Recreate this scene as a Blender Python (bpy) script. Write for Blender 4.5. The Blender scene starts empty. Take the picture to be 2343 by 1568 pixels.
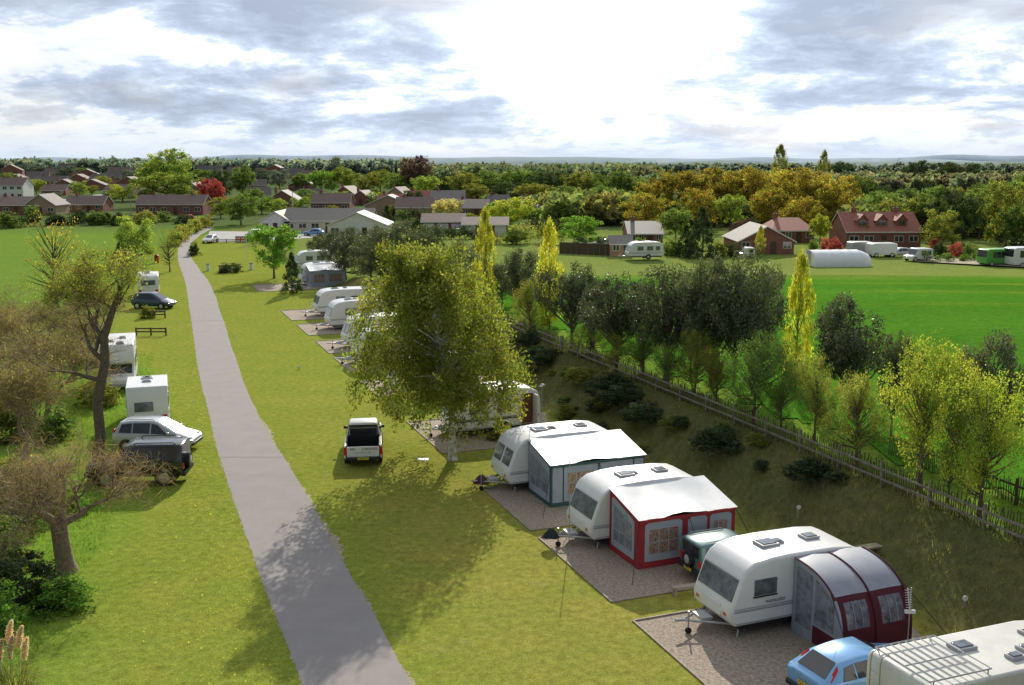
import bpy, math, random
import numpy as np
from mathutils import Vector, Matrix
rnd=random.Random(7); rg=np.random.default_rng(7)
sc=bpy.context.scene; COL=sc.collection
R=math.radians
V=Vector
W,H,F,HZ,CH=2343.,1568.,2400.,362.,15.
P=math.atan((H/2-HZ)/F); cP,sP=math.cos(P),math.sin(P)
# ---------------------------------------------------------------- geometry of the place
def ray(px,py):
    u=(px-W/2)/F; v=(py-H/2)/F
    return (u,cP-v*sP,-sP-v*cP)
def G(px,py,z=0.):
    d=ray(px,py); t=(z-CH)/d[2]; return V((d[0]*t,d[1]*t,z))
def zat(py,D):
    d=ray(W/2,py); return CH+d[2]*D/d[1]
def mpp(D,z=0.): return (D*cP+(CH-z)*sP)/F
def sm(a,b,x):
    t=np.clip((np.asarray(x,float)-a)/(b-a),0,1); return t*t*(3-2*t)
def sdist(x,y): return (x-4.0)*.935+(y-32.6)*.355
def SA(s,a,z=0.): return V((4+.935*s-.355*a,32.6+.355*s+.935*a,z))
def T(x,y): return 2.4*(1-sm(95,150,y))*sm(8.3,12.0,sdist(x,y))
def GT(px,py):
    d=ray(px,py); D=15.
    while D<400:
        t=D/d[1]; x=d[0]*t; z=CH+d[2]*t; g=float(T(x,D))
        if z<=g: return V((x,D,g))
        D+=.4
    return G(px,py,0)
def rz(v,deg):
    c,s=math.cos(R(deg)),math.sin(R(deg)); return V((v[0]*c-v[1]*s,v[0]*s+v[1]*c,0))
def anchor(local,px,py,z,rot,gz=0.):
    p=G(px,py,z)-rz(local,rot); return V((p.x,p.y,gz))
# ---------------------------------------------------------------- materials
def mat(name,col,rough=.6,metal=0.,spec=.4,noise=None,bump=None,coat=0.):
    m=bpy.data.materials.new(name); m.use_nodes=True; nt=m.node_tree; b=nt.nodes['Principled BSDF']
    b.inputs['Base Color'].default_value=(*col,1); b.inputs['Roughness'].default_value=rough
    b.inputs['Metallic'].default_value=metal; b.inputs['Specular IOR Level'].default_value=spec
    b.inputs['Coat Weight'].default_value=coat
    if noise or bump:
        tc=nt.nodes.new('ShaderNodeTexCoord')
    if noise:
        n=nt.nodes.new('ShaderNodeTexNoise'); n.inputs['Scale'].default_value=noise[0]; n.inputs['Detail'].default_value=6; n.inputs['Roughness'].default_value=.65
        nt.links.new(tc.outputs['Object'],n.inputs['Vector'])
        mr=nt.nodes.new('ShaderNodeMapRange'); mr.inputs['From Min'].default_value=.3; mr.inputs['From Max'].default_value=.7
        mr.inputs['To Min'].default_value=1-noise[1]; mr.inputs['To Max'].default_value=1+noise[1]
        nt.links.new(n.outputs['Fac'],mr.inputs['Value'])
        vm=nt.nodes.new('ShaderNodeVectorMath'); vm.operation='SCALE'; vm.inputs[0].default_value=col
        nt.links.new(mr.outputs['Result'],vm.inputs['Scale']); nt.links.new(vm.outputs['Vector'],b.inputs['Base Color'])
    if bump:
        n2=nt.nodes.new('ShaderNodeTexNoise'); n2.inputs['Scale'].default_value=bump[0]; n2.inputs['Detail'].default_value=4
        nt.links.new(tc.outputs['Object'],n2.inputs['Vector'])
        bp=nt.nodes.new('ShaderNodeBump'); bp.inputs['Strength'].default_value=bump[1]; bp.inputs['Distance'].default_value=.05
        nt.links.new(n2.outputs['Fac'],bp.inputs['Height']); nt.links.new(bp.outputs['Normal'],b.inputs['Normal'])
    return m
def leafmat(name,col,trans=.45,gloss=0.):
    m=bpy.data.materials.new(name); m.use_nodes=True; nt=m.node_tree; out=nt.nodes['Material Output']; nt.nodes.remove(nt.nodes['Principled BSDF'])
    a=nt.nodes.new('ShaderNodeAttribute'); a.attribute_name='Col'
    oi=nt.nodes.new('ShaderNodeObjectInfo')
    mr=nt.nodes.new('ShaderNodeMapRange'); mr.inputs['To Min'].default_value=.8; mr.inputs['To Max'].default_value=1.2
    nt.links.new(oi.outputs['Random'],mr.inputs['Value'])
    vm=nt.nodes.new('ShaderNodeVectorMath'); vm.operation='MULTIPLY'; vm.inputs[1].default_value=col
    nt.links.new(a.outputs['Color'],vm.inputs[0])
    v2=nt.nodes.new('ShaderNodeVectorMath'); v2.operation='SCALE'
    nt.links.new(vm.outputs['Vector'],v2.inputs[0]); nt.links.new(mr.outputs['Result'],v2.inputs['Scale'])
    b=nt.nodes.new('ShaderNodeBsdfDiffuse'); nt.links.new(v2.outputs['Vector'],b.inputs['Color']); last=b.outputs[0]
    if trans>0:
        v3=nt.nodes.new('ShaderNodeVectorMath'); v3.operation='MULTIPLY'; v3.inputs[1].default_value=(1.4,1.4,.75); nt.links.new(v2.outputs['Vector'],v3.inputs[0])
        tr=nt.nodes.new('ShaderNodeBsdfTranslucent'); nt.links.new(v3.outputs['Vector'],tr.inputs['Color'])
        mx=nt.nodes.new('ShaderNodeMixShader'); mx.inputs[0].default_value=trans
        nt.links.new(last,mx.inputs[1]); nt.links.new(tr.outputs[0],mx.inputs[2]); last=mx.outputs[0]
    if gloss>0:
        gl=nt.nodes.new('ShaderNodeBsdfGlossy'); gl.inputs['Roughness'].default_value=.4; gl.inputs['Color'].default_value=(.8,.8,.8,1)
        mx=nt.nodes.new('ShaderNodeMixShader'); mx.inputs[0].default_value=gloss
        nt.links.new(last,mx.inputs[1]); nt.links.new(gl.outputs[0],mx.inputs[2]); last=mx.outputs[0]
    nt.links.new(last,out.inputs['Surface'])
    return m
def fabmat(name,cols,scale):
    m=bpy.data.materials.new(name); m.use_nodes=True; nt=m.node_tree; b=nt.nodes['Principled BSDF']
    tc=nt.nodes.new('ShaderNodeTexCoord'); n=nt.nodes.new('ShaderNodeTexNoise'); n.inputs['Scale'].default_value=scale; n.inputs['Detail'].default_value=3
    nt.links.new(tc.outputs['Object'],n.inputs['Vector'])
    cr=nt.nodes.new('ShaderNodeValToRGB'); cr.color_ramp.interpolation='CONSTANT'
    cr.color_ramp.elements[0].color=(*cols[0],1); cr.color_ramp.elements[1].position=.47; cr.color_ramp.elements[1].color=(*cols[1],1)
    e=cr.color_ramp.elements.new(.56); e.color=(*cols[2],1)
    nt.links.new(n.outputs['Fac'],cr.inputs[0]); nt.links.new(cr.outputs[0],b.inputs['Base Color']); b.inputs['Roughness'].default_value=.35
    return m
M={}
M['white']=mat('white_paint',(.82,.82,.81),.28,spec=.5,noise=(1.3,.05))
M['cream']=mat('grey_white_paint',(.66,.65,.61),.4,noise=(1.5,.12))
M['skirt']=mat('grey_skirt',(.4,.41,.42),.5)
M['glass']=mat('dark_glass',(.03,.036,.042),.06,spec=.8)
M['tint']=mat('tinted_acrylic',(.13,.145,.16),.08,spec=.7,noise=(2.5,.6))
M['rubber']=mat('rubber',(.018,.018,.018),.8)
M['black']=mat('black_plastic',(.02,.02,.022),.5)
M['steel']=mat('galvanised_steel',(.42,.43,.44),.4,metal=.6)
M['chrome']=mat('alloy',(.6,.6,.6),.3,metal=.8)
M['red_light']=mat('red_lens',(.55,.02,.02),.2)
M['amber_light']=mat('amber_lens',(.6,.2,.02),.2)
M['lamp']=mat('clear_lens',(.7,.7,.7),.15)
M['plate_y']=mat('yellow_plate',(.8,.6,.05),.4)
M['plate_w']=mat('white_plate',(.75,.75,.72),.4)
M['blackpaint']=mat('black_car_paint',(.012,.013,.016),.2,spec=.6,coat=.6)
M['silver']=mat('silver_car_paint',(.52,.54,.57),.28,metal=.3,coat=.5)
M['bluepaint']=mat('light_blue_car_paint',(.2,.42,.72),.25,metal=.2,coat=.6)
M['tealpaint']=mat('teal_car_paint',(.1,.2,.21),.28,metal=.2,coat=.5)
M['slate']=mat('slate_car_paint',(.07,.1,.14),.25,metal=.3,coat=.5)
M['wine']=mat('maroon_fabric',(.085,.01,.02),.75,noise=(3,.15))
M['redfab']=mat('red_fabric',(.33,.028,.035),.75,noise=(3,.12))
M['greenfab']=mat('green_fabric',(.045,.1,.095),.75,noise=(3,.12))
M['greyfab']=mat('slate_grey_fabric',(.35,.4,.47),.75,noise=(3,.08))
M['silverfab']=mat('silver_grey_fabric',(.31,.33,.39),.5,noise=(3,.1))
M['roofab']=mat('pale_awning_roof',(.6,.625,.66),.4,noise=(2,.1))
M['clear']=mat('clear_vinyl',(.2,.22,.26),.12,spec=.8,noise=(4,.5))
M['clearw']=mat('dusky_vinyl',(.14,.13,.16),.15,spec=.7,noise=(5,.7))
M['curt1']=fabmat('cream_brown_curtain',[(.17,.12,.08),(.48,.39,.26),(.3,.2,.1)],14)
M['curt2']=fabmat('red_brown_curtain',[(.26,.1,.07),(.44,.3,.21),(.17,.17,.18)],14)
M['wood']=mat('weathered_timber',(.34,.29,.23),.85,noise=(6,.3))
M['fencew']=mat('weathered_fence_timber',(.23,.2,.16),.9,noise=(4,.4))
M['woodd']=mat('dark_timber',(.11,.08,.052),.85,noise=(6,.3))
M['bark']=mat('bark',(.14,.11,.08),.9,noise=(9,.5),bump=(14,.6))
M['barkp']=mat('brown_bark',(.24,.18,.13),.9,noise=(9,.4),bump=(14,.6))
M['birchbark']=mat('birch_bark',(.5,.48,.44),.8,noise=(5,.8))
M['brick']=mat('red_brick',(.27,.12,.09),.85,noise=(1.5,.2))
M['brickb']=mat('buff_brick',(.4,.29,.19),.85,noise=(1.5,.2))
M['render']=mat('white_render',(.8,.78,.74),.8,noise=(1,.06))
M['crender']=mat('cream_render',(.68,.62,.5),.8,noise=(1,.06))
M['rbrown']=mat('brown_tiles',(.21,.15,.125),.75,noise=(2.5,.25))
M['rgrey']=mat('grey_tiles',(.25,.225,.2),.7,noise=(2.5,.2))
M['rred']=mat('red_tiles',(.35,.13,.09),.75,noise=(2.5,.22))
M['rdark']=mat('dark_tiles',(.16,.135,.125),.75,noise=(2.5,.25))
M['frame']=mat('window_frame',(.75,.75,.73),.5)
M['door']=mat('dark_door',(.09,.05,.03),.5)
M['wdoor']=mat('white_door',(.75,.75,.73),.45)
M['gravel']=mat('gravel',(.38,.31,.24),.95,noise=(9,.5),bump=(30,1.))
M['tarmacp']=mat('pale_tarmac',(.36,.35,.34),.9,noise=(.6,.15))
M['sand']=mat('worn_earth',(.36,.31,.21),.95,noise=(4,.35),bump=(20,.8))
M['green']=mat('green_paint',(.12,.4,.07),.4)
M['red']=mat('red_paint',(.5,.03,.03),.45)
M['blue']=mat('blue_paint',(.03,.06,.3),.5)
M['poly']=mat('white_polythene',(.86,.88,.89),.35)
M['tan']=mat('tan_boards',(.42,.28,.17),.8,noise=(3,.2))
M['brownd']=mat('brown_interior',(.14,.05,.03),.6)
LM={k:leafmat('leaves_'+k,c,t,g) for k,c,t,g in [
 ('lime',(.27,.345,.09),.47,0),('amber',(.34,.285,.065),.46,0),('olive',(.23,.25,.07),.48,0),('mid',(.165,.24,.075),.48,0),
 ('dark',(.075,.105,.055),.34,.0),('ever',(.1,.118,.06),.38,.07),('red',(.42,.1,.11),.4,0),('copper',(.15,.09,.09),.3,0),('yellow',(.48,.47,.07),.52,0),
 ('cream',(.65,.6,.3),.4,0),('far',(.17,.21,.18),.3,0),('birch',(.27,.3,.058),.54,.02),('bright',(.19,.33,.07),.47,0),('gold',(.35,.4,.075),.5,0),('white',(1,1,1),.45,0),  # 'far' is paler and greyer: distance haze put into the leaf colour
 ('twig',(.36,.27,.18),.3,0),('grass',(.245,.305,.05),.45,0),('plume',(.7,.6,.5),.4,0)]}
# ---------------------------------------------------------------- mesh builder
class MB:
    def __init__(s): s.v=[];s.f=[];s.m=[]
    def add(s,vs,fs,mi=0):
        o=len(s.v); s.v+= [tuple(p) for p in vs]
        for f in fs: s.f.append([i+o for i in f]); s.m.append(mi)
        return s
    def box(s,x0,x1,y0,y1,z0,z1,mi=0):
        return s.add([(x0,y0,z0),(x1,y0,z0),(x1,y1,z0),(x0,y1,z0),(x0,y0,z1),(x1,y0,z1),(x1,y1,z1),(x0,y1,z1)],
              [(3,2,1,0),(4,5,6,7),(0,1,5,4),(1,2,6,5),(2,3,7,6),(3,0,4,7)],mi)
    def panel(s,c,u,v,t,mi=0):
        c,u,v=V(c),V(u),V(v); n=u.cross(v).normalized()*t; b=-n*.5
        q=[c-u-v,c+u-v,c+u+v,c-u+v]
        return s.add([p+b for p in q]+[p+n for p in q],[(3,2,1,0),(4,5,6,7),(0,1,5,4),(1,2,6,5),(2,3,7,6),(3,0,4,7)],mi)
    def poly(s,pts,n,t,mi=0):
        n=V(n)*t; k=len(pts); pts=[V(p) for p in pts]
        vs=[p-n*.5 for p in pts]+[p+n for p in pts]
        return s.add(vs,[list(range(k))[::-1],list(range(k,2*k))]+[(i,(i+1)%k,k+(i+1)%k,k+i) for i in range(k)],mi)
    def prof(s,pr,y0,y1,mi=0):
        k=len(pr); vs=[(x,y0,z) for x,z in pr]+[(x,y1,z) for x,z in pr]
        return s.add(vs,[list(range(k)),list(range(k,2*k))[::-1]]+[((i+1)%k,i,k+i,k+(i+1)%k) for i in range(k)],mi)
    def tube(s,pts,rad,n=6,mi=0,cap=True):
        pts=[V(p) for p in pts]; k=len(pts); vs=[]
        if not hasattr(rad,'__len__'): rad=[rad]*k
        for i,p in enumerate(pts):
            d=(pts[min(i+1,k-1)]-pts[max(i-1,0)])
            d=d.normalized() if d.length>1e-9 else V((0,0,1))
            a=d.cross(V((0.31,.95,.02)) if abs(d.y)<.9 else V((1,0,.1))).normalized(); b=d.cross(a)
            for j in range(n):
                t=2*math.pi*j/n; vs.append(p+(a*math.cos(t)+b*math.sin(t))*rad[i])
        fs=[(i*n+j,i*n+(j+1)%n,(i+1)*n+(j+1)%n,(i+1)*n+j) for i in range(k-1) for j in range(n)]
        if cap: fs+=[list(range(n))[::-1],list(range((k-1)*n,k*n))]
        return s.add(vs,fs,mi)
    def mesh(s,name,mats,smooth=False):
        me=bpy.data.meshes.new(name); me.from_pydata(s.v,[],s.f)
        for m in (mats if isinstance(mats,(list,tuple)) else [mats]): me.materials.append(m)
        me.polygons.foreach_set('material_index',s.m)
        if smooth:
            me.polygons.foreach_set('use_smooth',[True]*len(me.polygons)); me.set_sharp_from_angle(angle=R(42))
        me.update(); return me
def obj(name,me,parent=None,label=None):
    o=bpy.data.objects.new(name,me); COL.objects.link(o)
    if parent: o.parent=parent
    if label: o['label']=label
    return o
def part(name,mb,mats,parent=None,smooth=False,bevel=0,label=None,seg=2):
    o=obj(name,mb.mesh(name,mats,smooth or bevel>0),parent,label)
    if bevel:
        b=o.modifiers.new('bevel','BEVEL'); b.width=bevel; b.segments=seg; b.limit_method='ANGLE'; b.angle_limit=R(40)
    return o
def tag(o,label,cat,group=None,kind=None):
    o['label']=label; o['category']=cat
    if group: o['group']=group
    if kind: o['kind']=kind
    return o
def thing(name,label,cat,loc,rot=0,group=None):
    o=bpy.data.objects.new(name,None); COL.objects.link(o); o.location=loc; o.rotation_euler=(0,0,R(rot)); o.empty_display_size=.2
    return tag(o,label,cat,group)
def struct(o,label=None,cat=None):
    o['kind']='structure'
    if label: o['label']=label; o['category']=cat
    return o
def npmesh(name,verts,k,col,mt):
    n=len(verts); nf=n//k; me=bpy.data.meshes.new(name)
    me.vertices.add(n); me.vertices.foreach_set('co',np.ascontiguousarray(verts,np.float32).ravel())
    me.loops.add(n); me.loops.foreach_set('vertex_index',np.arange(n,dtype=np.int32))
    me.polygons.add(nf); me.polygons.foreach_set('loop_start',np.arange(0,n,k,dtype=np.int32))
    if col is not None:
        ca=me.color_attributes.new('Col','FLOAT_COLOR','POINT'); c4=np.ones((n,4),np.float32); c4[:,:3]=np.repeat(col,k,axis=0)
        ca.data.foreach_set('color',c4.ravel())
    me.materials.append(mt); me.update(calc_edges=True); me.validate(); return me
def gridmesh(name,xs,ys,zf,colf,mt,dz=0.,mask=None):
    X,Y=np.meshgrid(xs,ys); Z=zf(X,Y)+dz; nx,ny=len(xs),len(ys)
    v=np.stack([X,Y,Z],-1).reshape(-1,3)
    i=np.arange(nx-1)[None,:]+nx*np.arange(ny-1)[:,None]; f=np.stack([i,i+1,i+1+nx,i+nx],-1).reshape(-1,4)
    if mask is not None:
        c=v[f].mean(1); f=f[mask(c[:,0],c[:,1])]
    me=bpy.data.meshes.new(name); me.vertices.add(len(v)); me.vertices.foreach_set('co',v.astype(np.float32).ravel())
    me.loops.add(f.size); me.loops.foreach_set('vertex_index',f.astype(np.int32).ravel())
    me.polygons.add(len(f)); me.polygons.foreach_set('loop_start',np.arange(0,f.size,4,dtype=np.int32))
    me.polygons.foreach_set('use_smooth',[True]*len(f))
    c=np.ones((len(v),4),np.float32); c[:,:3]=colf(v[:,0],v[:,1]); ca=me.color_attributes.new('Col','FLOAT_COLOR','POINT'); ca.data.foreach_set('color',c.ravel())
    me.materials.append(mt); me.update(calc_edges=True); me.validate(); return me
def text(s,size,mt,parent,mx,name='lettering'):
    cu=bpy.data.curves.new('t','FONT'); cu.body=s; cu.size=size; cu.align_x='CENTER'; cu.align_y='CENTER'
    t=bpy.data.objects.new('t',cu); COL.objects.link(t); dg=bpy.context.evaluated_depsgraph_get()
    me=bpy.data.meshes.new_from_object(t.evaluated_get(dg)); bpy.data.objects.remove(t); bpy.data.curves.remove(cu)
    me.transform(mx); me.materials.clear(); me.materials.append(mt); return obj(name,me,parent)
def basis(o,x,y):
    x=V(x).normalized(); y=V(y).normalized(); z=x.cross(y); m=Matrix((x,y,z)).transposed().to_4x4(); m.translation=V(o); return m
# ---------------------------------------------------------------- world, sun, camera
SEL,SAZ=26.5,5.5
TS=V((math.sin(R(SAZ))*math.cos(R(SEL)),math.cos(R(SAZ))*math.cos(R(SEL)),math.sin(R(SEL))))
w=bpy.data.worlds.new('World'); sc.world=w; w.use_nodes=True; nt=w.node_tree; bg=nt.nodes['Background']; bg.inputs['Strength'].default_value=.1
L=nt.links.new
def nd(t,**k):
    n=nt.nodes.new(t)
    for a,b in k.items(): setattr(n,a,b)
    return n
def mth(op,a,b=None,c=None):
    n=nd('ShaderNodeMath',operation=op)
    for i,x in enumerate((a,b,c)):
        if x is None: continue
        if isinstance(x,(int,float)): n.inputs[i].default_value=x
        else: L(x,n.inputs[i])
    return n.outputs[0]
sky=nd('ShaderNodeTexSky'); sky.sky_type='NISHITA'; sky.sun_disc=False; sky.sun_elevation=R(SEL); sky.sun_rotation=R(SAZ)
tc=nd('ShaderNodeTexCoord'); nr=nd('ShaderNodeVectorMath',operation='NORMALIZE'); L(tc.outputs['Generated'],nr.inputs[0])
sp=nd('ShaderNodeSeparateXYZ'); L(nr.outputs[0],sp.inputs[0]); X,Y,Z=sp.outputs
zc=mth('ADD',mth('MAXIMUM',Z,0.),.24)
cb=nd('ShaderNodeCombineXYZ'); L(mth('DIVIDE',X,zc),cb.inputs[0]); L(mth('DIVIDE',Y,zc),cb.inputs[1]); cb.inputs[2].default_value=3.7
def noise(sc_,det,ro,dist=0,off=0):
    n=nd('ShaderNodeTexNoise'); n.inputs['Scale'].default_value=sc_; n.inputs['Detail'].default_value=det; n.inputs['Roughness'].default_value=ro; n.inputs['Distortion'].default_value=dist
    mp=nd('ShaderNodeVectorMath',operation='ADD'); mp.inputs[1].default_value=(off,off*.7,0); L(cb.outputs[0],mp.inputs[0]); L(mp.outputs[0],n.inputs['Vector']); return n.outputs['Fac']
n1=noise(2.3,8,.62,.25,4.); n2=noise(7.5,5,.62,.3,11.); n3=noise(1.6,3,.5,0,23.)
def blob(x0,z0,sx,sz):
    a=mth('DIVIDE',mth('SUBTRACT',X,x0),sx); b=mth('DIVIDE',mth('SUBTRACT',Z,z0),sz)
    return mth('POWER',2.718,mth('MULTIPLY',mth('ADD',mth('MULTIPLY',a,a),mth('MULTIPLY',b,b)),-1.))
dt=nd('ShaderNodeVectorMath',operation='DOT_PRODUCT'); L(nr.outputs[0],dt.inputs[0]); dt.inputs[1].default_value=TS
half=mth('MULTIPLY_ADD',dt.outputs['Value'],.5,.5)
glow=mth('POWER',mth('MAXIMUM',dt.outputs['Value'],0.),9.)
val=mth('ADD',mth('MULTIPLY_ADD',n1,1.3,-.13),mth('MULTIPLY_ADD',n2,.36,-.18))
val=mth('ADD',val,mth('MULTIPLY',blob(.07,.11,.09,.065),.36))
val=mth('ADD',val,mth('MULTIPLY',blob(-.3,.09,.22,.014),.13))
val=mth('SUBTRACT',val,mth('MULTIPLY',blob(-.27,.147,.24,.02),.36))
val=mth('SUBTRACT',val,mth('MULTIPLY',blob(.34,.115,.16,.04),.1))
val=mth('SUBTRACT',val,mth('MULTIPLY',blob(.3,.15,.1,.012),.14))
val=mth('SUBTRACT',val,mth('MULTIPLY',blob(-.12,.09,.13,.022),.12))
val=mth('SUBTRACT',val,mth('MULTIPLY',blob(.27,.055,.2,.012),.1))
cr=nd('ShaderNodeValToRGB'); L(val,cr.inputs[0]); e=cr.color_ramp.elements
e[0].position=.28; e[0].color=(.36,.42,.53,1); e[1].position=.7; e[1].color=(1,1,1,1)
for p_,c_ in ((.42,(.47,.55,.69,1)),(.51,(.62,.72,.88,1)),(.55,(.84,.9,.97,1))):
    q=e.new(p_); q.color=c_
bri=mth('ADD',.4,mth('MULTIPLY',mth('POWER',half,3.5),.82)); bri=mth('ADD',bri,mth('MULTIPLY',glow,.42))
vs=nd('ShaderNodeVectorMath',operation='SCALE'); L(cr.outputs[0],vs.inputs[0]); L(mth('MULTIPLY',bri,10.),vs.inputs['Scale'])
ms=nd('ShaderNodeMapRange'); L(n3,ms.inputs[0]); ms.inputs[1].default_value=.36; ms.inputs[2].default_value=.5; ms.inputs[3].default_value=.8; ms.inputs[4].default_value=1.
mx=nd('ShaderNodeMix',data_type='RGBA'); L(ms.outputs[0],mx.inputs[0]); L(sky.outputs[0],mx.inputs[6]); L(vs.outputs[0],mx.inputs[7])
hz=nd('ShaderNodeMix',data_type='RGBA'); L(mth('POWER',2.718,mth('MULTIPLY',mth('MAXIMUM',Z,0.),-55.)),hz.inputs[0]); L(mx.outputs[2],hz.inputs[6]); hz.inputs[7].default_value=(7.3,8.3,9.6,1)
L(hz.outputs[2],bg.inputs['Color'])
sl=bpy.data.lights.new('sun','SUN'); sl.energy=5.; sl.angle=R(.5); sl.color=(1,.93,.8)
so=bpy.data.objects.new('sun',sl); COL.objects.link(so); so.rotation_euler=TS.to_track_quat('Z','Y').to_euler()
cam=bpy.data.cameras.new('camera'); co=bpy.data.objects.new('camera',cam); COL.objects.link(co); sc.camera=co
cam.sensor_width=36; cam.lens=36*F/W; cam.clip_end=12000; cam.clip_start=.5; co.location=(0,0,CH); co.rotation_euler=(math.pi/2-P,0,0)
sc.view_settings.view_transform='Standard'; sc.view_settings.look='None'; sc.view_settings.exposure=0
# ---------------------------------------------------------------- ground
def groundmat(name,s1=.35,s2=3.,amt=.45,fine=14.,worn=0.):
    m=bpy.data.materials.new(name); m.use_nodes=True; nt=m.node_tree; b=nt.nodes['Principled BSDF']; l=nt.links.new
    a=nt.nodes.new('ShaderNodeAttribute'); a.attribute_name='Col'; tc=nt.nodes.new('ShaderNodeTexCoord')
    def nz(s,d,r=.65):
        n=nt.nodes.new('ShaderNodeTexNoise'); n.inputs['Scale'].default_value=s; n.inputs['Detail'].default_value=d; n.inputs['Roughness'].default_value=r; l(tc.outputs['Object'],n.inputs['Vector']); return n.outputs['Fac']
    def mr(x,a_,b_,f0=.3,f1=.7):
        n=nt.nodes.new('ShaderNodeMapRange'); l(x,n.inputs[0]); n.inputs[1].default_value=f0; n.inputs[2].default_value=f1; n.inputs[3].default_value=a_; n.inputs[4].default_value=b_; return n.outputs[0]
    A=nz(s1,6); B=nz(s2,7,.7); Cc=nz(fine,4,.7)
    mix=nt.nodes.new('ShaderNodeMix'); mix.data_type='RGBA'; l(mr(A,0,.6,.42,.7),mix.inputs[0]); l(a.outputs['Color'],mix.inputs[6])
    v0=nt.nodes.new('ShaderNodeVectorMath'); v0.operation='MULTIPLY'; v0.inputs[1].default_value=(1.4,1.12,1.3); l(a.outputs['Color'],v0.inputs[0]); l(v0.outputs[0],mix.inputs[7])
    last=mix.outputs[2]
    if worn:
        m2=nt.nodes.new('ShaderNodeMix'); m2.data_type='RGBA'; l(mr(nz(.22,8,.75),0,worn,.6,.7),m2.inputs[0]); l(last,m2.inputs[6]); m2.inputs[7].default_value=(.36,.3,.14,1); last=m2.outputs[2]
    k=nt.nodes.new('ShaderNodeMath'); k.operation='MULTIPLY'; l(mr(B,1-amt,1+amt),k.inputs[0]); l(mr(Cc,.75,1.25),k.inputs[1])
    v=nt.nodes.new('ShaderNodeVectorMath'); v.operation='SCALE'; l(last,v.inputs[0]); l(k.outputs[0],v.inputs['Scale']); l(v.outputs[0],b.inputs['Base Color'])
    b.inputs['Roughness'].default_value=1.; b.inputs['Specular IOR Level'].default_value=.0
    bp=nt.nodes.new('ShaderNodeBump'); bp.inputs['Strength'].default_value=.5; bp.inputs['Distance'].default_value=.05; l(Cc,bp.inputs['Height']); l(bp.outputs[0],b.inputs['Normal'])
    return m
def far(a,b,n): return list(np.geomspace(a,b,n))
xs=np.array([-x for x in far(66,6000,26)][::-1]+list(np.arange(-64,100,1.))+far(102,6000,26))
ys=np.array(list(np.arange(-20,170,1.))+far(172,6500,40))
def hedge_x(y): return np.interp(y,[0,41,107,184,240],[-14,-21,-40,-60,-60])
def gcol(x,y):
    s=sdist(x,y); c=np.tile(np.array([.225,.275,.045]),(len(x),1))
    def put(mask,col): 
        m=np.clip(mask,0,1)[:,None]; c[:]=c*(1-m)+np.array(col)*m
    put(sm(-9,-3,s)*sm(75,40,y)*.45,(.31,.27,.07))
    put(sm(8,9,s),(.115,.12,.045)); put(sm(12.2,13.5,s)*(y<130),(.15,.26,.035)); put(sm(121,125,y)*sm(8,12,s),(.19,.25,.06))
    hx=hedge_x(y); put(sm(1,-2,x-hx),(.15,.25,.04)); put(sm(-1,3,x-hx)*sm(7,3,x-hx)*(y<75),(.16,.28,.035))
    put(sm(215,240,y),(.1,.145,.055)); put(sm(900,1500,y),(.21,.26,.21)); return c  # farthest ground paled, haze painted into its tint
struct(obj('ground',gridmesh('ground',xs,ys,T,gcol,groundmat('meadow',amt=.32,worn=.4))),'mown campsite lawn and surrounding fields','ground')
# road
RL=[(702,1600),(693,1568),(628,1400),(590,1300),(520,1100),(490,1000),(480,950),(455,850),(442,760),(433,700),(425,650),(409,600),(407,580),(411,560),(425,543),(442,530),(466,518)]
RR=[(960,1600),(940,1568),(853,1400),(792,1300),(682,1100),(618,1000),(590,950),(548,850),(519,760),(499,700),(480,650),(444,600),(434,580),(434,562),(452,543),(470,531),(492,520)]
def smoothpts(ps,n=6):
    p=[G(*q) for q in ps]; out=[]
    for i in range(len(p)-1):
        a,b,c,d=p[max(i-1,0)],p[i],p[i+1],p[min(i+2,len(p)-1)]
        for k in range(n):
            t=k/n; out.append(.5*((2*b)+(c-a)*t+(2*a-5*b+4*c-d)*t*t+(3*b-a-3*c+d)*t**3))
    return out+[p[-1]]
rl,rr=smoothpts(RL),smoothpts(RR)
def ribbon(name,A,B,m,z):
    mb=MB(); 
    for a,b in zip(A,B): mb.v+=[(a.x,a.y,z),(b.x,b.y,z)]
    for i in range(len(A)-1): mb.f.append([2*i,2*i+1,2*i+3,2*i+2]); mb.m.append(0)
    return obj(name,mb.mesh(name,m))
M['asphalt']=mat('asphalt',(.315,.29,.277),.9,spec=.2,noise=(.9,.07),bump=(60,.3))
wr=random.Random(3)
A2=[];B2=[]
for i in range(len(rr)-1):
    for k in range(8):
        p=rr[i].lerp(rr[i+1],k/8); w_=max(0,.06+.16*math.sin(p.y*.35)+.1*math.sin(p.y*1.1+2)+wr.uniform(-.12,.14))*(1 if p.y<60 else .3)
        A2.append(V((p.x-.1,p.y,0))); B2.append(V((p.x+w_,p.y,0)))
struct(ribbon('verge',A2,B2,M['sand'],.004),'worn sandy verge along the right edge of the tarmac lane','verge')
A3=[];B3=[]
for i in range(len(rl)-1):
    for k in range(8):
        p=rl[i].lerp(rl[i+1],k/8); A3.append(V((p.x-max(0,.02+wr.uniform(-.04,.06)),p.y,0))); B3.append(V((p.x+.1,p.y,0)))
struct(ribbon('verge',A3,B3,M['sand'],.004),'thin left edge of earth beside the tarmac lane','verge')
struct(ribbon('road',rl,rr,M['asphalt'],.008),'narrow tarmac lane through the campsite','road')
ryl=np.array([p.y for p in rl]); rxl=np.array([p.x for p in rl]); rxr=np.interp(ryl,[p.y for p in rr],[p.x for p in rr])
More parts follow.
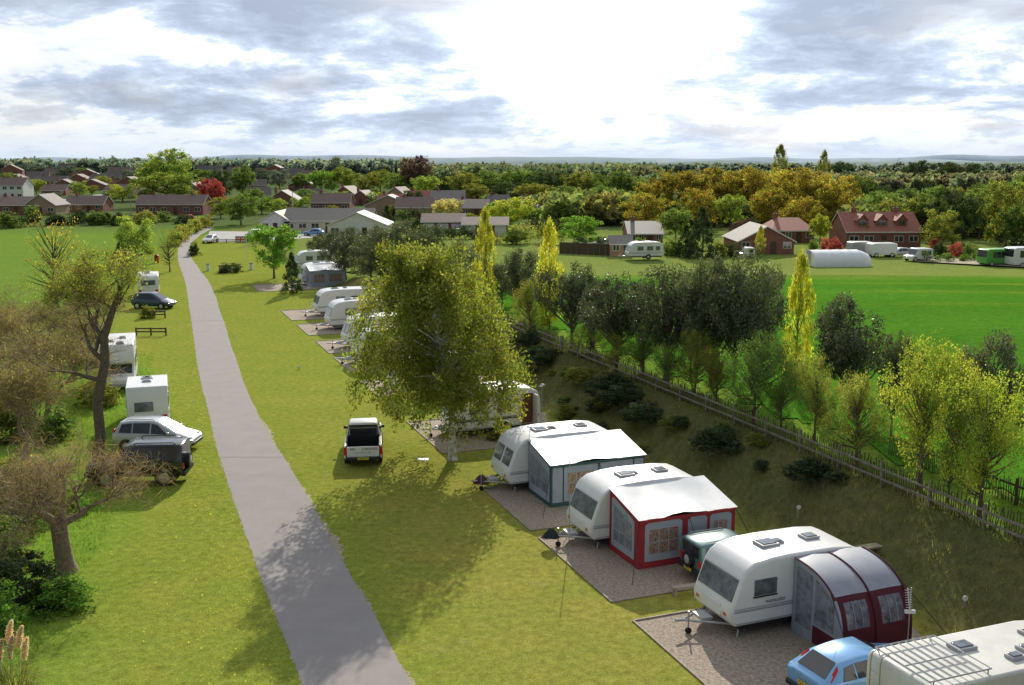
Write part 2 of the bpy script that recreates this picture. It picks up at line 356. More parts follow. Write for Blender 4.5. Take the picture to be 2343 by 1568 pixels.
for py,lab in ((1048,'near'),(735,'far')):
    a=G(np.interp(py,[1000,1100],[490,520]) if py>900 else 437,py); b=G(np.interp(py,[1000,1100],[618,682]) if py>900 else 510,py)
    struct(ribbon('road_patch',[a,a+V((0,.2,0))],[b,b+V((0,.25,0))],mat('tar_seam_'+lab,(.2,.185,.18),.8),.012),lab+' dark repair seam across the lane','road patch')
# gravel pitches
for a0,a1 in ((-9,-.2),(1.38,8),(8.85,14.8),(21,28),(34.5,40),(43,49.5),(51,57),(60,66.5),(69,76),(92,99)):
    mb=MB(); q=[SA(-.1,a0),SA(-.1,a1),SA(8.3,a1),SA(8.3,a0)]
    mb.add([(p.x,p.y,.006) for p in q],[(3,2,1,0)]); g=struct(part('gravel_pitch',mb,M['gravel']),'gravel caravan pitch edged with timber','pitch')
    g['group']='gravel caravan pitches'
    eb=MB()
    for i,j in ((0,1),(1,2),(3,0)):
        d=(q[j]-q[i]).normalized(); n=V((-d.y,d.x,0)); eb.panel((q[i]+q[j])/2+V((0,0,.02)),d*(q[j]-q[i]).length/2,n*.03,.03)
    part('edging',eb,M['wood'],g)
# crop field
def ccol(x,y):
    c=np.tile(np.array([.07,.2,.018]),(len(x),1)); k=np.zeros(len(x))
    yy=y-x*.02+1.5*np.sin(x*.13)
    for y0,w_,a in ((108,1.1,.6),(98,1.,.6),(89,.9,.45)): k+=a*np.exp(-((yy-y0)/w_)**2)
    k=np.clip(k*(.5+.5*np.sin(x*.31+1)*np.sin(x*.077)),0,1)[:,None]*sm(26,34,x)[:,None]
    c=c*(1-k)+np.array([.25,.3,.03])*k
    e_=(.6*sm(113,125,y+1.5*np.sin(x*.2)))[:,None]; c=c*(1-e_)+np.array([.17,.25,.045])*e_
    return c*(1+.08*np.sin(x*.09+y*.21)*np.sin(y*.13-x*.05))[:,None]
struct(obj('crop_field',gridmesh('crop_field',np.arange(-10,220,1.),np.arange(20,134,1.),T,ccol,groundmat('crop',.2,1.2,.18,5.),.05,
    lambda x,y:(sdist(x,y)>15.5+.6*np.sin(y*.7))&(y<126+2*np.sin(x*.05)))),'bright green young crop field','field')
# far tarmac
def sheet(name,label,pts,m,dz=.06):
    mb=MB(); q=[GT(*p) for p in pts]; mb.add([(p.x,p.y,p.z+dz) for p in q],[list(range(len(q)))]); return struct(part(name,mb,m),label,'road')
sheet('car_park','grey car park in front of the white bungalows',[(470,556),(600,552),(720,545),(735,536),(600,531),(480,530)],M['tarmacp'])
sheet('car_park','gravel yard beside the parked buses',[(2085,600),(2430,618),(2430,596),(2120,588)],M['sand'],.15)
sheet('track','sandy track beside the polytunnel',[(1820,596),(1860,600),(1900,575),(1880,572)],M['sand'],.15)
sheet('road','village road between the houses on the left',[(90,478),(130,470),(240,452),(330,447),(330,443),(220,446),(60,470)],M['tarmacp'],.1)
# hills, with distance haze painted into their pale bluish colours
def ridge(name,label,D,x0,x1,zb,za,col,seed):
    r=np.random.default_rng(seed); n=160; x=np.linspace(x0,x1,n); z=np.zeros(n)
    for k in range(1,9): z+=np.sin(x/(x1-x0)*2*math.pi*k*2+r.uniform(0,6))/k**.8
    z=zb+za*(z-z.min())/(z.max()-z.min()); mb=MB()
    for a,b in zip(x,z): mb.v+=[(a,D,-2),(a,D+60,b),(a,D+500,-2)]
    for i in range(n-1):
        for j in (0,1): mb.f.append([3*i+j,3*i+3+j,3*i+4+j,3*i+1+j]); mb.m.append(0)
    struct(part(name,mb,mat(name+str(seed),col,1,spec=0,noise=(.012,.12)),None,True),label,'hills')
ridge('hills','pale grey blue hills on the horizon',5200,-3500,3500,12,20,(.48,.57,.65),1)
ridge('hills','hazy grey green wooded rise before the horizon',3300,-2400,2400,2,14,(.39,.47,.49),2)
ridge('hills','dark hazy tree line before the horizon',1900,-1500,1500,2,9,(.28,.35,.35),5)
# ---------------------------------------------------------------- foliage
def leafverts(C,rad,n,size,r,aspect=.55,zs=1.,bvar=.35,cols=None,droop=0.):
    M_=len(C); idx=np.repeat(np.arange(M_),n); N=len(idx)
    d=r.normal(size=(N,3)); d/=np.linalg.norm(d,axis=1)[:,None]; d*=(r.random(N)**.45)[:,None]; d[:,2]*=zs
    pos=C[idx]+d*rad[idx][:,None]
    if droop: pos[:,2]-=droop*rad[idx]*r.random(N)**2
    u=r.normal(size=(N,3)); 
    if droop: u[:,2]-=droop
    u/=np.linalg.norm(u,axis=1)[:,None]; t=r.normal(size=(N,3)); v=np.cross(u,t); v/=np.linalg.norm(v,axis=1)[:,None]
    s=(size*(.6+.8*r.random(N)))[:,None]
    q=np.stack([pos+u*s,pos+v*s*aspect,pos-u*s,pos-v*s*aspect],1).reshape(-1,3)
    b=(1-bvar+2*bvar*r.random(M_))[idx]*(.7+.6*r.random(N))
    hue=(.85+.3*r.random(M_))[idx]
    col=np.stack([b*hue,b,b*(.8+.4*r.random(N))],1)
    if cols is not None: col=col*cols[idx]
    return q,col
def shell(r,n,c,rad,k):
    d=r.normal(size=(n,3)); d/=np.linalg.norm(d,axis=1)[:,None]; return np.array(c)+d*np.array(rad)*(k+(1-k)*r.random(n)**.6)[:,None]
def make_proto(kind,seed,leaf=.02,ncl=110,per=45,clr=.075,branches=26):
    r=np.random.default_rng(seed); rn=random.Random(seed)
    C=[]; tr=.022; th=.75; tb=.25
    if kind=='round':
        C.append(shell(r,ncl//2,(0,0,.56),(.36,.36,.38),.4))
        for i in range(7):
            a=i*.9+r.random(); C.append(shell(r,ncl//10,(.28*math.cos(a),.28*math.sin(a),.34+.42*r.random()),(.19,.19,.17),.4))
        tb=.15
    elif kind=='ragged':
        C.append(shell(r,ncl//4,(0,0,.55),(.22,.22,.36),.2))
        for i in range(11):
            a=i*2.4; z=.2+.7*(i/10); rr_=.3*(1-.45*abs(z-.5)); C.append(shell(r,ncl//13,(rr_*math.cos(a),rr_*math.sin(a),z),(.16,.16,.12),.2))
        tb=.15
    elif kind=='spire':     # several upright plumes on bare stems
        for i in range(7):
            a=i*2.4+r.random(); rr_=.3*(i/6)**.7; top=.98-.3*(i/6)*r.random()-.1*(i/6); lo_=.3+.14*r.random(); n_=ncl//7
            k=r.random(n_); wd_=.12*np.sin(np.pi*(.12+.8*k))**.7; b_=r.random(n_)*6.28
            C.append(np.stack([rr_*math.cos(a)*(.6+.5*k)+wd_*np.cos(b_),rr_*math.sin(a)*(.6+.5*k)+wd_*np.sin(b_),lo_+(top-lo_)*k],1))
        tb=.12; th=.85
    elif kind=='low':
        for i in range(11):
            a=i*2.4; k=(i+1)/11; C.append(shell(r,ncl//11,(.3*k*math.cos(a),.3*k*math.sin(a),.27+.52*r.random()+.12*(1-k)),(.145,.145,.2),.2))
        tb=.05
    elif kind=='poplar':
        z=.06+.92*r.random(ncl); rr_=.4*np.sin(np.pi*np.clip(z,0,1)**.75)**.7*(.4+.6*r.random(ncl)); a=r.random(ncl)*6.28
        C.append(np.stack([rr_*np.cos(a),rr_*np.sin(a),z],1)); tr=.02; th=.95; tb=.05
    elif kind=='conifer':
        z=.04+.94*r.random(ncl)**1.4; rr_=.44*(1-z)**.75*(.55+.45*r.random(ncl)); a=r.random(ncl)*6.28
        C.append(np.stack([rr_*np.cos(a),rr_*np.sin(a),z],1)); th=.95; tb=.03
    elif kind=='shrub':
        d=shell(r,ncl,(0,0,.1),(.42,.42,.75),.4); d[:,2]=np.abs(d[:,2]); C.append(d); th=.5; tb=.05
    C=np.concatenate(C); 
    lo,hi=np.percentile(C,1,axis=0),np.percentile(C,99,axis=0)
    C[:,0:2]-=((lo+hi)/2)[0:2]; wd=max(hi[0]-lo[0],hi[1]-lo[1])+1.2*clr; C[:,:2]/=wd
    C[:,2]*=(1-clr*.6)/max(hi[2],.01)
    rad=clr*(.6+.8*r.random(len(C)))
    q,col=leafverts(C,rad,per,leaf,r,zs=1.2 if kind in('spire','low') else .8)
    q[:,2]=np.maximum(q[:,2],.0)
    cm=npmesh('crown',q,4,col,LM['mid'])
    mb=MB(); top=V((rn.uniform(-.03,.03),rn.uniform(-.03,.03),th)); n=7; path=[]
    for i in range(n+1):
        t=i/n; path.append(V((top.x*t+.012*math.sin(5*t+seed),top.y*t+.012*math.cos(4*t+seed),th*t)))
    mb.tube(path,[tr*(1.35 if i==0 else 1)*(1-.85*i/n)+.002 for i in range(n+1)],7)
    for k in range(branches):
        c=V(C[rn.randrange(len(C))]); z0=max(tb,min(th*.95,c.z*.62 if kind!='spire' else c.z*.4)); t=z0/th; b=path[min(n,int(t*n))].lerp(path[min(n,int(t*n)+1)],t*n-int(t*n))
        mid=(b+c)/2+V((0,0,-.02+rn.uniform(-.02,.02))); mb.tube([b,mid,c],[tr*.4*(1-.6*t)+.002,tr*.25*(1-.6*t)+.0015,.001],4,cap=False)
    return cm,mb.mesh('trunk',M['bark'],True)
PR={}
PR['round']=[make_proto('round',s,.019,150,55,.08) for s in (1,2,3)]
PR['oak']=[make_proto('ragged',s,.019,190,45,.085) for s in (4,5)]
PR['poplar']=[make_proto('poplar',s,.022,120,50,.1) for s in (6,7)]
PR['conifer']=[make_proto('conifer',s,.02,150,50,.075) for s in (8,9)]
PR['shrub']=[make_proto('shrub',s,.03,80,50,.12) for s in (10,11)]
PR['sparse']=[make_proto('ragged',s,.011,110,16,.09,60) for s in (12,13)]
PR['everg']=[make_proto('ragged',s,.0145,240,45,.08,40) for s in (14,15)]
PR['spire']=[make_proto('spire',s,.0125,210,70,.072,50) for s in (24,25,26,27)]
PR['willow']=[make_proto('low',s,.0098,242,55,.076,80) for s in (17,18,19)]
PR['popn']=[make_proto('poplar',s,.015,170,60,.09,40) for s in (20,21)]
CNT={}
def put_tree(kind,loc,h,w_,lm,label,name='tree',cat='tree',group=None,bark=None,rot=None):
    i=CNT.get(kind,0); CNT[kind]=i+1; cm,tm=PR[kind][i%len(PR[kind])]
    t=thing(name,label,cat,loc,rnd.uniform(0,360) if rot is None else rot,group); t.scale=(w_,w_,h)
    c=obj('crown' if kind!='shrub' else 'foliage',cm,t); c.material_slots[0].link='OBJECT'; c.material_slots[0].material=LM[lm]
    obj('trunk' if kind!='shrub' else 'stem',tm,t); return t
def ptree(kind,px,pb,pt,wpx,lm,label,name='tree',cat='tree',group=None,z=None):
    loc=GT(px,pb) if z is None else G(px,pb,z); D=loc.y
    return put_tree(kind,loc,max(.4,zat(pt,D)-loc.z),wpx*mpp(D,loc.z),lm,label,name,cat,group)
BG=[
('round',380,456,340,118,'lime','huge pale green round tree towering over the left village houses'),
('round',386,474,395,148,'lime','broad pale green dome tree behind the long brick bungalow'),
('round',484,484,409,60,'red','red leaved tree beside the long brick bungalow'),
('round',556,456,378,60,'mid','tall mid green tree right of the red leaved tree'),
('oak',508,462,388,50,'dark','dark tree just behind the red leaved tree'),
('oak',552,515,442,80,'mid','grey green tree between the lane end and the white bungalows'),
('oak',600,490,450,64,'mid','small green tree before the village roofs left of the bungalow'),
('oak',505,500,452,54,'olive','olive tree right of the brick bungalow below the red tree'),
('round',736,448,391,68,'bright','bright green tree behind the village roofs, leftmost of three'),
('round',786,446,383,68,'lime','taller yellow green tree behind the village roofs, middle of three'),
('oak',836,452,396,72,'olive','olive tree behind the village roofs, rightmost of three'),
('round',950,444,356,80,'copper','dark copper leaved tree rising above the village'),
('round',976,456,403,66,'lime','yellow green tree right of the copper leaved tree'),
('oak',905,445,395,60,'mid','mid green tree left of the copper leaved tree'),
('round',1026,502,455,70,'cream','cream blossoming tree among the village roofs'),
('round',1166,528,451,108,'gold','broad yellow tree beside the garages'),
('conifer',886,522,470,40,'dark','dark narrow conifer behind the white bungalow'),
('oak',1325,562,494,94,'bright','bright green tree beside the garden sheds'),
('oak',1372,505,452,56,'amber','small amber tree left of the amber wood'),
('conifer',1606,592,474,84,'dark','big dark conifer left of the gabled chalet'),
('conifer',1570,588,515,55,'dark','smaller dark conifer hugging the big conifer'),
('round',1545,560,478,80,'mid','soft green willow left of the big dark conifer'),
('oak',1476,532,442,118,'amber','low amber tree at the left end of the amber wood'),
('round',1875,560,490,50,'gold','small yellow tree left of the red roofed house'),
('popn',1739,588,516,26,'yellow','slim yellow poplar in front of the gabled chalet'),
('popn',1985,565,515,22,'yellow','slim yellow poplar in front of the red roofed house'),
('poplar',1780,420,330,40,'olive','taller of the two lone poplars above the amber wood'),
('poplar',1883,420,343,30,'olive','shorter of the two lone poplars above the amber wood'),
('oak',2094,432,367,58,'dark','dark tree standing above the right horizon'),
('round',1966,480,400,70,'mid','green tree at the right end of the amber wood'),
('popn',2286,560,470,32,'dark','dark ivy clad column tree at right edge'),
('oak',1922,420,370,48,'dark','small dark tree on the skyline right of the two poplars'),
('oak',2190,432,372,110,'dark','wide dark clump on the right skyline'),
('round',1670,532,446,70,'lime','pale green tree between the conifer and the amber wood'),
('round',84,445,411,44,'gold','small golden tree beside the white timbered house'),
('oak',183,450,414,38,'lime','small lime tree behind the village road'),
('oak',280,462,422,64,'gold','low golden tree near the village road'),
('oak',640,492,455,40,'lime','small lime tree before the white bungalow'),
('round',1700,560,500,66,'copper','bronze shrubby tree behind the gabled chalet'),
]
for a in BG: ptree(*a)
for i,(px,pb,pt,wp) in enumerate([(1560,512,391,130),(1640,508,384,125),(1722,512,384,145),(1792,505,388,125),(1855,515,383,140),(1915,522,402,100),(1500,500,415,100),(1690,490,395,110),(1760,530,430,110),(1600,530,430,100),(1830,540,450,90)]):
    ptree('oak' if i%2 else 'round',px,pb,pt,wp,'amber','amber leaved tree of the wood behind the red roofed house',group='amber trees of the wood')
for i,(px,pb,pt,wp) in enumerate([(2010,522,438,90),(2052,545,456,100),(2120,545,448,105),(2180,560,432,110),(2240,548,421,105),(2300,565,415,105),(2338,540,400,100),(2385,560,410,110),(2140,500,425,90),(2215,505,430,90),(2075,495,430,90),(2010,480,425,80),(2260,480,420,80),(2150,570,480,80),(2325,575,470,80)]):
    ptree(('round','oak')[i%2],px,pb,pt,wp,('mid','olive','mid','dark')[i%4],'green tree of the wood at the right behind the buses',group='green trees of the right wood')
for i,(px,pb,pt,wp) in enumerate([(1060,452,392,80),(1120,448,390,90),(1190,452,388,100),(1260,460,392,100),(1330,465,395,100),(1400,470,392,100),(1450,470,400,90),(1010,450,398,70),(1220,478,420,90),(1300,482,425,90),(1380,490,425,80),(1155,468,418,80),(1090,470,420,70),(1340,505,450,80),(1430,510,450,80)]):
    ptree(('round','oak')[i%2],px,pb,pt,wp,('olive','mid','mid','dark')[i%4],'green tree of the wood behind the village',group='green trees behind the village')
for i,(px,pb,pt,wp) in enumerate([(20,430,395,40),(150,412,380,46),(235,432,402,40),(300,420,388,46),(460,430,388,60),(640,432,388,50),(690,436,396,46),(600,425,384,50),(870,440,388,56),(60,400,374,46),(40,480,456,36),(130,462,440,28),(335,462,432,36),(700,500,470,35),(210,448,424,32),(110,432,412,30),(270,445,424,28),(505,440,405,40),(555,420,392,40),(720,425,396,40),(30,445,425,30),(100,400,380,40),(190,405,384,40),(255,415,392,36),(170,440,420,24),(60,436,414,34),(140,446,424,34),(250,460,436,34),(320,436,408,40),(425,452,420,40)]):
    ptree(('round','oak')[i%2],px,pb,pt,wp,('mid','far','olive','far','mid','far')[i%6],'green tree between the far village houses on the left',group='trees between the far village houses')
for i,(px,pb,pt,wp) in enumerate([(700,470,432,50),(760,500,470,36),(860,470,440,44),(925,520,480,44),(945,470,436,50),(1005,520,490,40),(1075,520,488,44),(1130,500,462,46),(1210,510,470,50),(1240,540,500,60),(1180,560,525,60),(670,530,490,44),(690,485,450,50),(820,500,475,30),(1290,540,500,50),(580,470,430,50),(455,475,432,40),(1120,478,446,44),(980,500,470,36),(1100,450,420,50),(730,476,440,44),(900,500,466,40),(780,470,438,40)]):
    ptree(('oak','round')[i%2],px,pb,pt,wp,('mid','olive','lime','mid','dark')[i%5],'garden tree among the houses in the middle of the village',group='garden trees in the middle of the village')
# shrubs along far boundaries
for i,(px,pb,pt,wp,lm) in enumerate([(20,522,485,70,'mid'),(75,500,470,40,'mid'),(180,512,480,60,'dark'),(230,515,482,60,'mid'),(275,516,485,50,'dark'),(330,512,482,60,'olive'),(375,508,484,50,'mid'),(420,512,490,40,'dark'),(130,516,490,50,'dark'),(460,512,495,30,'olive')]):
    ptree('shrub',px,pb,pt,wp,lm,'garden bush along the far edge of the left pasture','bush','bush','bushes at the far edge of the pasture')
for i,(px,pb,pt,wp,lm) in enumerate([(1910,588,545,40,'red'),(1890,575,545,30,'red'),(2150,590,552,40,'dark'),(2185,590,555,40,'red'),(2215,592,556,40,'mid'),(2020,575,550,30,'dark'),(2140,575,545,36,'red'),(2330,575,545,50,'dark'),(1860,578,550,36,'mid'),(1670,588,555,50,'dark'),(1640,590,552,50,'olive'),(1540,585,545,50,'mid')]):
    ptree('shrub',px,pb,pt,wp,lm,'garden shrub along the boundary of the right hand houses','shrub','shrub','shrubs along the right hand houses')
def hedge(label,pts,h,w_,lm,per=60,leaf=.16,seed=1,name='hedge'):
    r=np.random.default_rng(seed); C=[];
    q=[GT(*p) for p in pts]
    for a,b in zip(q[:-1],q[1:]):
        n=max(2,int((b-a).length/.6))
        for i in range(n):
            p=a.lerp(b,(i+r.random())/n); C.append((p.x+r.normal()*w_*.35,p.y+r.normal()*w_*.35,p.z+h*(.15+.75*r.random())))
    C=np.array(C); base=q[0]; qv,col=leafverts(C-np.array(base),np.full(len(C),w_*.45)*(.7+.6*r.random(len(C))),per,leaf,r)
    qv[:,2]=np.maximum(qv[:,2],0)
    o=obj(name,npmesh(name,qv,4,col,LM[lm])); o.location=base; tag(o,label,'hedge')
hedge('clipped hedge running down the left side of the distant lane',[(398,566),(420,548),(445,533),(475,520)],2.6,1.6,'olive',70,.2,2)
hedge('long dark hedge along the far edge of the left pasture',[(-20,520),(120,516),(290,514)],2.2,2,'dark',60,.25,3)
hedge('dark hedge behind the white caravan in the far right field',[(1290,572),(1380,576),(1440,575)],2.2,1.5,'dark',60,.2,4)
hedge('yellow green scrub along the far edge of the rough grass',[(1130,560),(1200,556),(1290,560)],3.2,3,'olive',70,.22,5)
hedge('dark hedge in front of the garages',[(930,545),(1000,548),(1130,545)],2.2,2.4,'dark',80,.22,6)
hedge('tall dark hedge between garages and white bungalow',[(925,525),(990,520)],4.,2.4,'dark',90,.25,7)
hedge('low red and green border in front of the car park',[(2120,600),(2230,598)],1.4,1.4,'mid',60,.15,8)
hedge('green hedge in front of the brown tiled bungalow',[(1420,566),(1540,572)],1.6,1.6,'mid',60,.2,9)
def wood(label,x0,x1,pb0,pb1,pt0,pt1,n,cols,seed,leafk=1.):
    r=np.random.default_rng(seed); C=[];rad=[];cl=[]
    for i in range(n):
        px=r.uniform(x0,x1); pb=r.uniform(pb0,pb1); g=G(px,pb,0); D=g.y; top=r.uniform(pt0,pt1)+ (pb-pb0)*.25; h=max(4,min(20,zat(top,D))); ww=h*r.uniform(.4,.65)
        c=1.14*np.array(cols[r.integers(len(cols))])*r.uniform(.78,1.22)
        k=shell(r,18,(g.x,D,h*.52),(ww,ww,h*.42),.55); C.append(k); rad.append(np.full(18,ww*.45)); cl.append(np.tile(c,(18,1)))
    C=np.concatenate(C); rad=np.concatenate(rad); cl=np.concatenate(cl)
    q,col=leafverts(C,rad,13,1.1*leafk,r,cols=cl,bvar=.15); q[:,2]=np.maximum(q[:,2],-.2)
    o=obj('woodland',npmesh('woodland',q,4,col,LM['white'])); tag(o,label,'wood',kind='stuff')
wood('dark wood beyond the far village houses on the left',-60,960,394,400,363,374,330,[(.16,.21,.22),(.18,.23,.23),(.19,.225,.215)],31,1.8)  # distant woods: haze is put into these paler, bluer leaf colours
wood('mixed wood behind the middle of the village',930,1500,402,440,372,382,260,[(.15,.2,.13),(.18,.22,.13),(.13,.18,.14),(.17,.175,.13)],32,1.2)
wood('dark distant wood across the right horizon',1400,2420,392,400,373,384,300,[(.17,.22,.225),(.2,.24,.235)],33,1.8)  # bluish leaves again carry painted distance haze
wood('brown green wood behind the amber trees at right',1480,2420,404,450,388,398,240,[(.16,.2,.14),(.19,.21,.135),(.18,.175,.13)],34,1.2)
wood('low scrub wood below the right hand green trees',1960,2420,480,545,440,470,140,[(.15,.21,.08),(.19,.21,.08),(.14,.16,.08)],35,.8)
wood('thicket between the village and the amber wood',1230,1960,470,520,430,455,180,[(.17,.21,.08),(.21,.21,.08),(.15,.18,.08)],36,.8)
# ---------------------------------------------------------------- birch
def birch():
    r=np.random.default_rng(50); rn=random.Random(50); base=G(1035,1052); h=zat(545,base.y)
    t=thing('birch_tree','tall drooping birch with yellow green leaves beside the parked pickup','tree',base)
    def path(z): k=z/h; return V((-1.25*k+.25*math.sin(k*5),.2*math.sin(k*6),z))
    mb=MB(); mb.tube([path(h*i/10*.93) for i in range(11)],[.24,.18,.16,.15,.13,.11,.09,.07,.05,.035,.015],9)
    mb.tube([(0,0,-.05),(0,0,.3)],[.32,.19],9)
    C=[];
    for i in range(180):
        z0=h*(.26+.69*rn.random()**.95); a=rn.uniform(0,6.283); k0=z0/h; rmax=4.4*(1-max(0,(k0-.45)/.56)**2.2)**.6*min(1,.72+k0*.8)
        rr_=rmax*rn.uniform(.3,1); b=path(z0*.85); tip=path(z0)+V((math.cos(a)*rr_,math.sin(a)*rr_,rn.uniform(.1,.6)))
        mid=(b+tip)/2+V((0,0,.35)); mb.tube([b,mid,tip],[.045,.028,.01],4,cap=False)
        inner=rr_<2.2
        for f,dz in ((.45,0),(.7,0),(.9,-.15),(1,-.4),(1.02,-1.0),(1.03,-1.6),(1.03,-2.2)):
            if dz<-.9 and (inner or rn.random()<.25): continue
            p=b.lerp(tip,f) if f<1 else tip+V((math.cos(a),math.sin(a),0))*(f-1)*5
            zz=p.z+dz+rn.gauss(0,.15)+(.2 if f<1 else 0)
            if zz<2.0 and rn.random()<.6: continue
            C.append((p.x+rn.gauss(0,.2),p.y+rn.gauss(0,.2),max(1.35,zz)))
    part('trunk',mb,M['birchbark'],t,True)
    C=np.array(C); q,col=leafverts(C,.48*(.6+.8*r.random(len(C))),74,.076,r,zs=1.25,droop=1.,bvar=.28)
    obj('crown',npmesh('crown',q,4,col,LM['birch']),t)
birch()
# ---------------------------------------------------------------- trees behind the fence
ROW=[
('spire',1190,715,572,130,'ever','dark evergreen tree right of the first yellow poplar'),
('spire',1308,790,610,160,'ever','dark evergreen tree just right of the second yellow poplar'),
('spire',1408,835,632,190,'ever','dark evergreen tree with a bare trunk beyond the fence, left of the near five'),
('spire',1525,865,618,195,'ever','dark ragged evergreen, third of the near row from the left'),
('spire',1628,885,594,195,'ever','dark evergreen left of the tallest evergreen of the row'),
('spire',1728,905,584,195,'ever','tallest dark evergreen beyond the fence, beside the third yellow poplar'),
('spire',1945,960,685,225,'ever','wide dark evergreen right of the third yellow poplar'),
('spire',2235,1085,772,215,'ever','dark evergreen behind the bright young trees at right'),
('popn',1112,712,475,56,'yellow','first bright yellow poplar, nearest the birch'),
('popn',1257,755,500,66,'yellow','second bright yellow poplar, between two dark evergreens'),
('popn',1820,890,574,74,'yellow','third bright yellow poplar, in front of the crop field'),
('willow',1212,775,640,90,'olive','slim olive young tree below the second yellow poplar'),
('willow',1722,975,768,175,'mid','green young tree beneath the tallest evergreen'),
('willow',1865,1010,812,120,'olive','olive sapling beneath the third yellow poplar'),
('willow',1960,1065,856,165,'olive','olive young tree in front of the wide dark evergreen'),
('willow',2102,1120,790,235,'gold','bright yellow green young tree beyond the fence at right'),
('willow',2240,1180,858,210,'gold','yellow green young tree nearest the right edge'),
('willow',1590,905,760,130,'olive','olive sapling between two dark evergreens'),
('willow',2410,1230,880,200,'lime','lime green young tree cut by the right edge of the view'),
('willow',1470,860,745,120,'mid','green sapling left of the third dark evergreen'),
('willow',1350,815,725,110,'olive','olive sapling between the second and third evergreens'),
]
for a in ROW: ptree(*a[:7],z=2.4)
for px,pb,pt,wp in [(1250,735,606,105),(1358,795,645,110),(1468,835,652,115),(1578,870,634,115),(1680,885,626,120),(2040,1000,770,110)]:
    ptree('spire',px,pb,pt,wp,'ever','dark slim evergreen filling the gaps of the row beyond the fence',group='dark evergreens filling the row',z=2.4)
for i,(px,pb,pt,wp) in enumerate([(1640,930,795,110),(1785,985,825,100),(2170,1150,900,110),(1530,895,785,95),(1410,850,768,85)]):
    ptree('willow',px,pb,pt,wp,('olive','mid','lime','mid','olive')[i],'young green tree in front of the dark row beyond the fence',group='young green trees beyond the fence',z=2.4)
for i,(px,pb,pt,wp) in enumerate([(790,640,525,110),(850,650,535,100),(910,645,505,120),(970,640,515,110),(760,600,530,70),(1020,660,550,110),(1060,640,560,90),(830,600,520,80),(730,590,540,60),(880,620,515,90),(1100,690,590,80),(1150,700,600,80)]):
    ptree('everg',px,pb,pt,wp,'ever','dark evergreen tree in the screen behind the far caravans',group='dark evergreens behind the far caravans')
ptree('round',628,638,515,108,'bright','round pale green tree with bare trunk on the far lawn',)
ptree('conifer',668,672,577,52,'dark','dark conical conifer beside the grey awning caravan')
ptree('oak',312,602,494,90,'lime','bright lime tree beside the far lane on the left')
ptree('conifer',285,600,535,50,'dark','dark conifer beside the lime tree left of the lane')
ptree('sparse',388,622,520,66,'olive','thin leafing tree at the left bend of the lane')
ptree('shrub',445,585,555,34,'dark','dark round bush at the bend of the lane','bush','bush')
ptree('shrub',528,624,602,60,'dark','low dark round bush on the far lawn','bush','bush')
ptree('shrub',338,728,700,46,'olive','low olive bush beside the slate car','bush','bush')
ptree('sparse',130,705,485,150,'amber','wispy amber leaved tree at the left edge of the pasture')
ptree('conifer',200,700,588,50,'dark','dark ivy covered conifer below the wispy amber tree')
# ---------------------------------------------------------------- gnarled trees on the left
def grow(mb,p,d,r_,ln,dep,rn,ends,up,spread,nc):
    pts=[p];rad=[r_];k=4
    for i in range(k):
        d=(d+V((rn.gauss(0,.18),rn.gauss(0,.18),rn.gauss(0,.15)+up))).normalized(); p=p+d*ln/k; pts.append(p); rad.append(max(.006,r_*(1-.35*(i+1)/k)))
    mb.tube(pts,rad,8 if r_>.1 else (5 if r_>.03 else 3),cap=False)
    if dep==0: ends.append(p); ends.append(pts[2]); return
    for c in range(nc):
        i=rn.choice((2,3,4,4)); dd=(d+V((rn.gauss(0,spread),rn.gauss(0,spread),rn.gauss(0,spread*.7)))).normalized()
        grow(mb,pts[i],dd,max(.007,rad[i]*rn.uniform(.48,.7)),ln*rn.uniform(.68,.94),dep-1,rn,ends,up,spread,nc)
def gnarl(label,base,trunk,starts,seed,leaf=None,bark='barkp',tw=3,twl=.3,up=.03,spread=.52,nleaf=10,ls=.06,name='gnarled_tree',nc=3):
    rn=random.Random(seed); r=np.random.default_rng(seed); t=thing(name,label,'tree',base)
    mb=MB(); mb.tube([V(p) for p,_ in trunk],[q for _,q in trunk],9,cap=False); ends=[]
    b=MB()
    for p,d,rr_,ln,dp in starts: grow(b,V(p),V(d).normalized(),rr_,ln,dp,rn,ends,up,spread,nc)
    part('trunk',mb,M[bark],t,True); part('branches',b,M[bark],t,True)
    E=np.array([tuple(e) for e in ends]); q,col=leafverts(E,np.full(len(E),.38),tw,twl,r,aspect=.02)
    obj('twigs',npmesh('twigs',q,4,col,LM['twig']),t)
    if leaf:
        E2=E[E[:,2]>np.percentile(E[:,2],leaf[1])]; q,col=leafverts(E2,np.full(len(E2),.4),nleaf,ls,r); obj('leaves',npmesh('leaves',q,4,col,LM[leaf[0]]),t)
gnarl('gnarled bare pollard tree with thick trunk at lower left',G(152,1308),[((0,0,-.1),.48),((-.03,0,.35),.34),((-.1,0,1.1),.3),((-.15,0,1.9),.3)],
  [((-.15,0,1.8),(-1,.2,.7),.18,1.2,5),((-.1,0,1.8),(1,.1,.25),.15,1.15,5),((-.15,0,1.85),(-.5,-.5,.9),.14,1.05,5),((-.1,.1,1.85),(.3,.5,1),.15,1.15,5),((-.2,.1,1.8),(-1,.5,.3),.13,1.3,5)],61,None,'barkp',3,.26)
b2=G(214,1100)
def P2(px,py): 
    D=b2.y; return ((px-W/2)*mpp(D,7)-b2.x,0,zat(py,D))
tk=[((0,0,-.1),.32),(P2(214,1000),.25),(P2(212,920),.23),(P2(236,830),.21),(P2(238,770),.19),(P2(262,710),.14),(P2(278,670),.09)]
